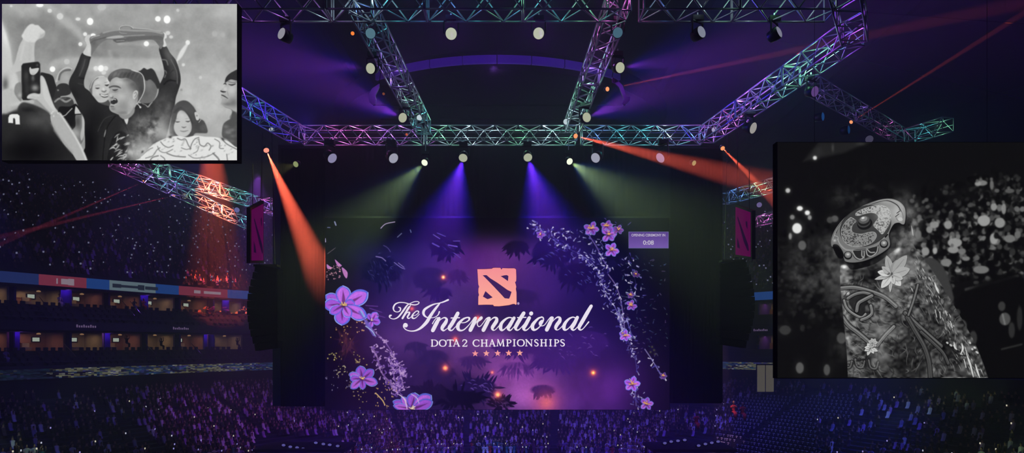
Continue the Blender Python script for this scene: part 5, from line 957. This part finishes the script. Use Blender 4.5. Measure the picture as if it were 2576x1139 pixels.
RB=f_(1776,Yb); RC=TP(2150,82); along(RB,RC,3,['lowest length of the right diagonal truss beside the rear truss corner','middle length of the right diagonal truss','highest length of the right diagonal truss'])
along(RC,TP(2120,-60),1,['short corner length at the top of the right diagonal truss'])
LB=f_(750,Yb); LC=TP(520,205); along(LB,LC,2,['left diagonal truss length joining the rear truss corner','left diagonal truss length ending behind the upper left picture screen'])
# corner pieces
for A,B,l in ((f_(750,Yb),f_(700,Yb-.8),'angled corner block at the left end of the rear truss'),(f_(1768,Yb),f_(1790,Yb-.9),'angled corner block at the right end of the rear truss')): pass
# far side trusses over the left stand
along(P(250,378,46),P(640,507,66),3,['far upper truss over the left stand, leftmost length','far upper truss over the left stand, length crossed by the vertical red beam','far upper truss over the left stand, length beside the left banner'],size=1.1)
along(P(285,405,48),P(640,570,68),3,['far lower truss over the left stand, leftmost length','far lower truss over the left stand, length with a round lamp','far lower truss over the left stand, length beside the left banner'],size=.9)
along(P(1822,500,66),P(1990,452,56),1,['far upper truss over the right stand above the right banner'],size=1.1); along(P(1895,560,66),P(2000,530,58),1,['far lower truss over the right stand, right of the right banner'],size=.9)
along(P(2045,215,50),P(2270,345,62),2,['faint dark truss behind the right diagonal truss, left length','faint dark truss above the right picture screen'],size=1.1); along(P(2288,342,60),P(2385,312,56),1,['short green-lit truss just above the right picture screen'],size=1.2)
truss(P(664,512,56),P(700,530,60),1.1,'short violet-lit truss between the left banner and the left curtain')
# colour lamps inside the trusses
TC=dict(p=(.6,.2,1),t=(.12,.85,.95),g=(.3,1,.55),b=(.15,.35,1),m=(1,.2,.85),w=(.65,.9,1),v=(.4,.2,1))
def glow(v,c,p=26): light('POINT','truss_lamp',Vector(v)+Vector((0,0,.1)),TC[c],p*(.55 if v[1]<36 else 1.15),shadow_soft_size=.12)
for px,c,p in [(640,'p',26),(740,'p',22),(860,'w',26),(935,'w',34),(1010,'t',26),(1110,'b',20),(1200,'t',20),(1300,'g',22),(1400,'t',22),(1480,'g',26),(1570,'m',16),(1660,'b',10),(1770,'w',14),(1870,'w',24),(1960,'g',30),(2060,'w',20)]: glow(f_(px,Yf),c,p)
for px,c,p in [(770,'p',22),(830,'m',50),(900,'m',44),(960,'p',50),(1020,'p',30),(1100,'g',44),(1170,'w',46),(1240,'w',34),(1310,'g',46),(1380,'w',50),(1430,'g',40),(1500,'b',26),(1560,'t',30),(1630,'t',44),(1680,'w',40),(1740,'b',24)]: glow(f_(px,Yb),c,p)
for q,cs_ in (((RB,RC),[('p',34),('m',40),('p',40),('v',30),('g',36),('g',44),('g',40),('b',14)]),((LB,LC),[('v',5),('t',6),('t',8),('w',9),('p',6)]),((f_(1560,30.2),f_(1440,47.8)),[('m',24),('m',26),('p',26),('v',24),('g',26),('g',34),('w',30)]),((f_(905,30.5),f_(1066,48.2)),[('b',18),('t',16),('v',16),('v',20),('w',20),('g',26),('t',26)]),
    ((P(250,378,46),P(640,507,66)),[('m',20),('p',26),('g',26),('t',40),('t',40),('w',40),('g',60),('t',44)]),((P(285,405,48),P(640,570,68)),[('m',34),('v',40),('v',44),('g',20),('w',40),('w',60),('t',44)]),((P(1822,500,66),P(1990,452,56)),[('b',60),('g',70),('w',50)]),((P(1895,560,66),P(2000,530,58)),[('m',60),('m',60)]),((P(2045,215,50),P(2270,345,62)),[('v',8),('v',8),('m',12)]),((P(2288,342,60),P(2385,312,56)),[('t',30),('g',30)]),((P(664,512,56),P(700,530,60)),[('m',70),('v',70)])):
    for i,(c,p) in enumerate(cs_): glow(q[0].lerp(q[1],(i+.5)/len(cs_)),c,p)
# ------------------------------------------------------------------ moving heads
LENS={}
def lens(c,s=1): 
    k=(c,s)
    if k not in LENS: LENS[k]=emit('lens_%d'%len(LENS),c,s)
    return LENS[k]
def head(px,py,Y,dpx,aim,label,c=(158,163,144),s=1.15,body=True,beam=None,kind='moving_head_light'):
    v=P(px,py,Y); r=dpx/2*Y/F*.9; t=empty(kind,v,label,'stage light'); d=(Vector(aim)-v).normalized(); rot=d.to_track_quat('-Y','Z').to_matrix().to_4x4()
    mb=MB(); mb.lathe([(r*.5,-r*2.1),(r*.95,-r*1.8),(r*1.1,-r*.9),(r*1.12,-.02),(r*1.0,.0)],n=16,axis='Y'); mb.v=[tuple(rot@Vector(p)) for p in mb.v]; hd_=mb.build('head',M['black_metal'],t,True)
    mb=MB(); mb.lathe([(r,.0),(r*.98,.01),(r*.7,.05),(r*.3,.075),(.01,.08)],n=24,axis='Y'); mb.v=[tuple(rot@Vector(p)) for p in mb.v]; mb.build('lens',lens(c,s),hd_,True)
    if body:
        ax=Vector((d.y,-d.x,0)); ax=ax.normalized() if ax.length>.01 else Vector((1,0,0)); back=d*-r*.9; top=Vector((0,0,r*2.2)); mb=MB()
        for sx in (-1,1):
            a=back+ax*sx*r*1.3; mb.tube(a,a+top,r*.16,6)
        mb.tube(back-ax*r*1.3+top,back+ax*r*1.3+top,r*.2,6); mb.build('yoke',M['black_metal'],t)
        mb=MB(); mb.box(tuple(back+top+Vector((0,0,r*.55))),(r*1.9,r*1.3,r*.8)); mb.build('base',M['black_metal'],t)
        mb=MB(); mb.tube(back+top+Vector((0,0,r*.9)),back+top+Vector((0,0,max(r*1.6,min(2.2,CZ+HT-1.0-v.z-top.z)))),r*.14,6); mb.build('clamp',M['aluminium'],t)
    if beam:
        for (deg,col,pw) in beam: spot('beam',v+d*(.12),v+d*5,deg,col,pw)
    return t
CAM=Vector((0,0,CZ))
PU=(.34,.06,1); PV=(.5,.09,1); PB=(.04,.008,1)
def toward(px,py,Y): return P(px,py,Y)
PW=9000
head(1135,85,31,31,CAM,'left of the two bright round lamps under the front truss',s=1.5,beam=[(90,PU,500)]); head(1355,84,31,30,CAM,'right of the two bright round lamps under the front truss',s=1.5,beam=[(90,PU,500)])
head(932,84,31.5,27,CAM,'dim teal lamp at the top of the left inner truss',(84,120,136),1); head(1554,82,31.5,27,CAM,'dim teal lamp at the top of the right inner truss',(70,104,124),1)
def pair_(px,py,Y,d,tx,ty,TY,label,spec,c=(178,184,160),s=1.3): 
    return head(px,py,Y,d,P(tx,ty,TY),label,c,s,beam=spec)
def oval(px,py,Y,d,deg,dx,dz,label,c=(150,150,160),s=1.15):
    v=P(px,py,Y); tc=(CAM-v).normalized(); a=math.radians(deg); return head(px,py,Y,d,v+(tc*math.cos(a)+Vector((dx,0,dz)).normalized()*math.sin(a))*6,label,c,s)
oval(708,84,31,32,46,-.8,.5,'oval lamp under the front truss right of the upper left picture screen',(140,138,150)); oval(1765,80,31,32,44,.8,.5,'oval lamp under the right front truss, left one',(124,128,146)); oval(1960,80,31,32,54,.8,.5,'oval lamp under the right front truss, right one',(120,120,140))
# lamps whose beam runs sideways: lens still faces the camera side of the beam
def beamhead(px,py,Y,d,tgt,label,specs,c=(170,174,152),s=1.2):
    v=P(px,py,Y); tg=Vector(tgt); aim=v+((tg-v).normalized()*.55+(CAM-v).normalized()*1.0)*5
    t=head(px,py,Y,d,aim,label,c,s)
    for deg,col,pw in specs: spot('beam',v+(aim-v).normalized()*.24+(tg-v).normalized()*.12,tg,deg,col,pw,1.0)
beamhead(932,172,35,28,P(640,150,34),'bright round lamp beside the left inner truss, upper one',[(30,PV,8000),(66,PB,2500)]); beamhead(1560,170,35,28,P(1860,130,34),'bright round lamp beside the right inner truss, upper one',[(30,PV,8000),(66,PB,2500)])
beamhead(1013,296,42.5,26,P(760,180,42),'bright round lamp beside the left inner truss, lower one',[(36,PV,17000),(70,PB,6000)]); beamhead(1476,295,42.5,26,P(1740,190,42),'bright round lamp beside the right inner truss, lower one',[(36,PV,17000),(70,PB,6000)])
beamhead(1165,397,48.6,24,P(1112,600,49.1),'round violet lamp under the rear truss, left of centre',[(44,PV,17000),(64,PB,34000)]); beamhead(1328,396,48.6,24,P(1388,600,49.1),'round violet lamp under the rear truss, right of centre',[(44,PV,17000),(64,PB,34000)])
GR=(.5,.8,.2); GT=(.02,.14,.6)
beamhead(1068,409,47.6,18,P(965,510,48.3),'small bright green lamp under the rear truss, left one',[(46,GR,15500),(76,GT,3000)],(216,224,200),1.7); beamhead(1433,406,47.6,18,P(1580,505,48.3),'small bright green lamp under the rear truss, right one',[(54,GR,17000),(88,GT,4000)],(216,224,200),1.7)
oval(836,398,48.6,28,56,.6,-.5,'oval lamp under the rear truss, leftmost',(140,134,172)); oval(990,398,48.6,28,44,.6,-.5,'oval lamp under the rear truss, left of the left green lamp',(160,160,180)); oval(1498,397,48.6,27,36,-.6,-.4,'oval lamp under the rear truss, right of the right green lamp',(160,160,180)); oval(1661,397,48.6,28,60,-.7,-.5,'narrow oval lamp under the rear truss, rightmost',(140,134,172))
head(744,413,48,16,P(300,560,34),'small yellow lamp left of the rear truss lamps',(150,160,110),1,False,[(34,(.5,.5,.12),1600)]); head(1746,410,48,14,P(2300,560,34),'small yellow lamp crossed by the long red beam',(150,160,110),1,False)
oval(1895,322,43.6,30,48,1,-.2,'oval lamp under the right diagonal truss',(156,152,150)); oval(2050,230,37.8,28,40,1,0,'dim violet lamp near the right diagonal truss',(96,66,130),1)
head(2070,293,46,22,P(2600,200,38),'dim blue oval lamp right of the right diagonal truss, upper',(22,62,120),1,False); head(2135,326,46,22,P(2700,220,38),'dim blue oval lamp right of the right diagonal truss, lower',(16,50,96),1,False); head(2187,350,50,20,P(2300,500,30),'dim grey lamp above the right picture screen edge',(70,66,90),1,False)
head(683,327,49.2,14,CAM,'small white lamp inside the left diagonal truss',(170,176,190),1.1,False); head(1797,326,49.2,14,CAM,'small white lamp inside the right diagonal truss',(170,160,200),1.1,False); head(1055,296,47,15,CAM,'small white lamp at the lower end of the left inner truss',(190,205,215),1.2,False); head(1424,306,47,15,CAM,'small white lamp at the lower end of the right inner truss',(190,205,215),1.2,False)
head(596,528,60,14,P(700,700,30),'oval lamp on the far lower truss behind the vertical red beam',(110,110,170),1,False); head(465,493,58,15,P(460,600,20),'cluster lamp on the far lower truss over the left stand',(120,120,110),1,False); head(1910,515,56,14,P(1700,700,30),'pale oval lamp below the far right truss',(110,96,150),1,False)
RED=(1,.13,.06); RD2=(1,.07,.05)
def redlamp(px,py,Y,d,tgt,deg,pw,label,c=(240,150,100),col=RED,s=1.4):
    v=P(px,py,Y); tg=Vector(tgt); aim=v+((tg-v).normalized()*.6+(CAM-v).normalized())*4; head(px,py,Y,d,aim,label,c,s,body=False,kind='beam_light')
    if pw: spot('red_beam',v+(aim-v).normalized()*.2+(tg-v).normalized()*.05,tg,deg,col,pw,.85,.03)
redlamp(670,378,46,15,P(806,690,50.9),17,620000,'round red beam lamp above the left curtain',(255,150,130)); redlamp(1448,342,48.4,13,P(1960,470,46),9.5,520000,'orange beam lamp at the rear truss right of the green length')
redlamp(1818,373,47,12,P(1952,508,60),4.6,620000,'orange beam lamp above the right curtain'); redlamp(1528,224,38,12,P(2250,75,37),2.6,330000,'orange beam lamp beside the right inner truss'); redlamp(2141,307,46,10,P(2620,5,45),2.3,300000,'orange beam lamp above the right picture screen')
redlamp(527,250,45,15,P(547,720,84),12.5,480000,'red beam lamp behind the upper left picture screen'); redlamp(362,457,56,9,P(-60,640,50),2.4,260000,'small orange beam lamp on the far left truss',col=(1,.1,.2)); redlamp(437,492,56,8,P(-60,610,50),2.4,320000,'small beam lamp on the far lower left truss',col=(1,.1,.2))
redlamp(887,84,32,10,P(700,300,10),4,0,'small orange lamp left of the left inner truss top',(230,120,50)); redlamp(965,236,38,7,P(900,400,10),4,0,'tiny dim orange lamp beside the left inner truss',(130,70,50),s=1); redlamp(1023,338,49,7,CAM,4,0,'tiny orange lamp inside the rear truss',(200,90,60),s=1)
# wash lights of the crowd; unseen spots added for navy air glow
for a,b_,deg,col,pw in [((-24,60,32),(-31,76,7),50,(.46,.1,1),16000),((-10,62,31),(-12,80,3),60,(.24,.1,1),30000),((6,62,31),(4,80,3),60,(.17,.1,1),28000),((18,62,31),(20,80,3),60,(.14,.08,1),22000),((36,56,30),(34,72,4),56,(.07,.1,1),22000),((-3,58,31),(-2.6,78,5),13,(.02,.4,1),20000),((-40,46,30),(-46,62,6),55,(.08,.06,.9),5000),((-30,62,36),(-48,82,22),64,(.2,.04,1),3600),((34,62,36),(48,80,22),64,(.16,.04,1),3200),((-36,60,34),(-46,72,14),60,(.16,.05,.9),2200)]:
    spot('crowd_wash',a,b_,deg,col,pw,1,.3)
for a,b_,deg,col,pw in [((-14,44,31),(-26,56,44),110,(.08,.02,1),900),((12,44,31),(22,56,44),110,(.04,.02,1),700)]: spot('air_wash',a,b_,deg,col,pw,1,.3)
# ------------------------------------------------------------------ ring, scoreboard and hung shapes
rc=Vector((P(1250,0,50).x,68,CZ+22.2)); RR=17.8
t=empty('ceiling_ring',rc,'violet-lit curved rim of the dark ceiling ring between the inner trusses','ring'); 
for i in range(8):
    a0=-PI/2-.62+i*1.24/8+.002; a1=-PI/2-.62+(i+1)*1.24/8-.002; mb=MB(); n=8; v=[]
    for k_ in range(n+1):
        a=a0+(a1-a0)*k_/n
        for r,z in ((RR,0),(RR,.62),(RR-.25,.62),(RR-.25,0)): v.append((r*math.cos(a),r*math.sin(a),z))
    f=[(k_*4+j,k_*4+(j+1)%4,(k_+1)*4+(j+1)%4,(k_+1)*4+j) for k_ in range(n) for j in range(4)]+[(3,2,1,0),(n*4,n*4+1,n*4+2,n*4+3)]; mb.add(v,f); mb.build('rim_segment',M['ringmat'],t)
for x0 in (-7,0,7): spot('ring_wash',(rc.x+x0,44,CZ+19),(rc.x+x0*.9,50.5,CZ+22.5),70,(.36,.1,1),800,1,.2)
mb=MB(); mb.lathe([(2,-.2),(RR-1,-.1),(RR-.5,1.2),(3,3)],(0,0,0),36); mb.build('dark_canopy',M['black_cloth'],t)
for i in range(7):
    y=56+i*3.2; mb=MB(); mb.box((-rc.x*0,y-rc.y,-1.2-.12*i),(22,.12,.12)); mb.build('catwalk_rail',M['dark_paint'],t)
def crescent(pts,Y,label,name='crescent_panel'):
    t=empty(name,P(pts[0][0],pts[0][1],Y),label,'panel'); V=[P(x,y,Y)-t.location for x,y in pts]; n=len(V); mb=MB(); mb.add(V+[v+Vector((0,.12,0)) for v in V],[tuple(range(n))]+[tuple(range(2*n-1,n-1,-1))]+[(i,n+i,n+(i+1)%n,(i+1)%n) for i in range(n)]); mb.build('shell',M['violet_foil'],t); mb=MB(); mb.tube((0,0,0),Vector((.2,0,CZ+HT-t.location.z)),.02); mb.build('cable',M['cable'],t)
    v=P(sum(p[0] for p in pts)/n,sum(p[1] for p in pts)/n,Y); spot('panel_wash',v+Vector((0,-3,1)),v,40,(.5,.15,1),60,1,.1)
crescent([(954,210),(948,214),(936,222),(929,234),(927,248),(930,258),(938,265),(944,262),(946,250),(944,240),(950,228),(954,218)],36,'curved violet panel hanging left of the left inner truss'); crescent([(1540,194),(1552,200),(1566,214),(1572,230),(1576,243),(1586,243),(1584,254),(1575,263),(1565,261),(1570,250),(1566,240),(1558,220),(1546,208),(1540,206)],36,'bent violet panel hanging right of the right inner truss')
# ceiling beams
for k_,(x,l) in enumerate(((-40,'far left'),(-20,'left'),(20,'right'),(40,'far right'))):
    mb=MB(); mb.box((x,62,50),(.6,110,1.6)); tag(mb.build('trim_ceiling_beam',M['roof']),kind='structure')
# catenary cables above the right side
for i,(a,b_) in enumerate((((1900,10,45),(2576,60,45)),((2130,90,40),(1950,200,60)),((2576,250,45),(1950,100,60)))):
    mb=MB(); mb.tube(P(*a),P(*b_),.03); tag(mb.build('steel_cable',M['cable']),['thin dark cable crossing the upper right ceiling','thin dark cable below the corner of the right diagonal truss','thin dark cable sloping across the right ceiling'][i],'cable')
# ------------------------------------------------------------------ small decks with floor lights at the bottom edge
for (x0,x1,y,lights,lab) in ((640,870,1122,[(714,1119),(731,1123),(748,1125),(763,1128),(795,1113),(814,1116),(830,1118),(850,1121)],'left'),(1640,1850,1122,[(1672,1114),(1688,1110),(1705,1108),(1722,1106),(1757,1120),(1774,1116),(1790,1113),(1806,1110)],'right')):
    Yd=66; a=P(x0,y,Yd); b_=P(x1,y,Yd); t=empty('camera_deck',((a.x+b_.x)/2,Yd+2,0),'low dark deck at the bottom edge, %s of the stage screen'%lab,'deck'); h=a.z-.4; mb=MB(); mb.box((0,0,h),(b_.x-a.x,5,.3)); mb.build('deck_top',M['deck'],t)
    for sx in (-1,1):
        for sy in (-1,1): mb=MB(); mb.box((sx*(b_.x-a.x)*.47,sy*2.2,h/2),(.2,.2,h)); mb.build('leg',M['black_metal'],t)
    for (x,yy) in lights:
        v=P(x,yy,Yd+.4); q=empty('floor_light',v,'pale floor light on the deck at the bottom edge, %s of the stage screen'%lab,'floor light','floor lights on the %s deck'%lab); mb=MB(); mb.box((0,.1,-.1),(.5,.3,.24)); mb.build('housing',M['black_metal'],q); mb=MB(); mb.ball((0,-.08,0),.13,6,sx=1.5,sy=.6); mb.build('lens',emit('floor_lens',(96,90,170),1),q)
# orange clothed people near the right deck
for px,py,l in ((1752,1056,'spectator in an orange-red top beside the right deck, left one'),(1845,1028,'steward in an orange-red top at the edge of the empty seats, left one'),(1868,1032,'steward in an orange-red top at the edge of the empty seats, right one')):
    v=P(px,py,72); o=bpy.data.objects.new('person',bpy.data.meshes.new_from_object(bpy.data.objects['person']) if False else protos[5][0]); COL.objects.link(o); o.location=v-Vector((0,0,1.0)); o.scale=(1.3,1.3,1.3); tag(o,l,'person'); h=bpy.data.objects.new('hair',protos[5][1]); COL.objects.link(h); h.parent=o
spot('aisle_spot',P(1800,700,66),P(1820,1040,73),14,(1,.5,.35),12000,.8,.1)  # unseen spot added to brighten the orange-clothed people
# ------------------------------------------------------------------ inset pictures, built as added hanging screens
def picture_screen(cv,Y,label,cables,parts,name):
    att=math.exp(SIG*(Y-8)); m=picture_mat(name+'_picture',cv,att*1.02); x0,y0,x1,y1=cv.x0,cv.y0,cv.x1,cv.y1; t=empty(name,P((x0+x1)/2,y1,Y),label,'picture screen'); k=Y/F
    mb=MB(); mb.box((0,.22,(y1-y0)*k/2),((x1-x0)*k+.06,.36,(y1-y0)*k+.06)); mb.build('cabinet',M['black_cloth'],t); flat('display',[rect(x0,y0,x1,y1)],Y,m,t,(x0,y0,x1,y1))
    for i,(nm,lb,pts) in enumerate(parts):
        pts=[(min(max(x,x0+.5),x1-.5),min(max(y,y0+.5),y1-.5)) for x,y in pts]; o=flat(nm,[pts],Y-.004*(i+1),m,t,(x0,y0,x1,y1)); o['label']=lb
    for u in cables: mb=MB(); a=P(x0+(x1-x0)*u,y0,Y+.2)-t.location; mb.tube(a,a+Vector((0,0,22)),.008); mb.build('suspension_cable',M['cable'],t)
    return t
WIN=[(206,134),(200,148),(196,158),(187,178),(177,196),(173,212),(178,228),(190,252),(200,276),(212,300),(213,330),(214,372),(208,402),(405,402),(412,365),(422,330),(430,296),(438,272),(442,246),(448,228),(454,206),(452,182),(442,152),(428,134),(419,118),(411,113),(403,117),(400,126),(406,148),(411,168),(413,186),(407,202),(401,215),(396,240),(380,258),(364,258),(364,226),(364,206),(360,192),(350,182),(332,176),(314,173),(300,174),(288,178),(277,186),(271,197),(273,219),(270,241),(277,253),(275,271),(278,279),(262,264),(248,258),(235,243),(224,229),(213,220),(211,205),(215,188),(222,168),(226,152),(228,143)]
wp=[('pictured_person','smiling woman behind the winner',[(228,228),(230,210),(240,198),(254,193),(268,196),(273,210),(272,238),(270,252),(258,258),(244,256),(234,246)]),('pictured_person','man with wavy dark hair at the back',[(362,190),(362,171),(380,172),(394,190),(402,212),(397,224),(394,244),(378,256),(365,256),(364,206)]),
 ('pictured_person','winner in a dark jacket holding the trophy overhead',WIN),('pictured_trophy','round shield trophy held overhead',[(225,97),(231,91),(258,81),(298,73),(314,63),(334,70),(384,74),(413,86),(411,112),(404,124),(390,104),(350,102),(300,107),(286,101),(256,107),(235,132),(229,140),(226,106)]),
 ('pictured_fist','raised fist and forearm',[(57,92),(68,67),(84,60),(106,73),(113,86),(89,107),(86,135),(85,155),(58,158),(54,170),(40,180),(28,200),(36,160),(50,112)]),('pictured_person','woman in a dark cap',[(430,300),(434,275),(444,260),(458,253),(472,255),(495,284),(512,304),(521,334),(505,335),(490,336),(478,343),(446,342),(430,335)]),
 ('pictured_person','man in profile at the right edge',[(595,176),(574,188),(566,208),(554,228),(556,262),(580,275),(578,300),(558,330),(560,345),(584,368),(595,372)]),('pictured_jacket','pale patterned jacket in the foreground',[(348,402),(366,382),(384,364),(424,346),(446,342),(492,341),(540,345),(575,356),(595,376),(595,402)]),
 ('pictured_phone','phone held up with a bright picture on its screen',[(54,160),(62,158),(99,154),(102,200),(102,236),(72,252),(54,250)]),('pictured_hand','right hand and forearm steadying the phone',[(101,196),(106,190),(118,212),(137,268),(150,284),(186,338),(218,402),(197,402),(146,338),(127,300),(98,256),(69,248),(72,238),(98,236)])]
picture_screen(paint_winner(),26.,'black and white picture screen of a crowd and a winner lifting a trophy, upper left',(.1,.9),wp,'picture_screen')
sp=[('pictured_arm','carved arm-like column',[(2114,672),(2130,668),(2142,678),(2160,676),(2200,664),(2236,640),(2292,612),(2304,625),(2352,690),(2400,768),(2455,868),(2484,949),(2134,949),(2127,850),(2113,700)]),('pictured_shield','round metal shield with central boss',[sh(*p) for p in [(128,795),(120,700),(150,600),(210,500),(300,395),(420,300),(590,205),(780,135),(950,110),(1080,145),(1165,225),(1187,330),(1172,465),(1020,475),(965,565),(945,640),(962,770),(900,850),(750,940),(450,1026),(330,1012),(272,890)]]),('pictured_flower','white many-petalled flower',[(2228,642),(2262,640),(2282,650),(2293,680),(2275,725),(2245,736),(2215,728),(2198,700),(2205,680)])]
picture_screen(paint_shield(),26.,'black and white picture screen of a shield trophy on a carved arm, lower right',(.15,.85),sp,'picture_screen')
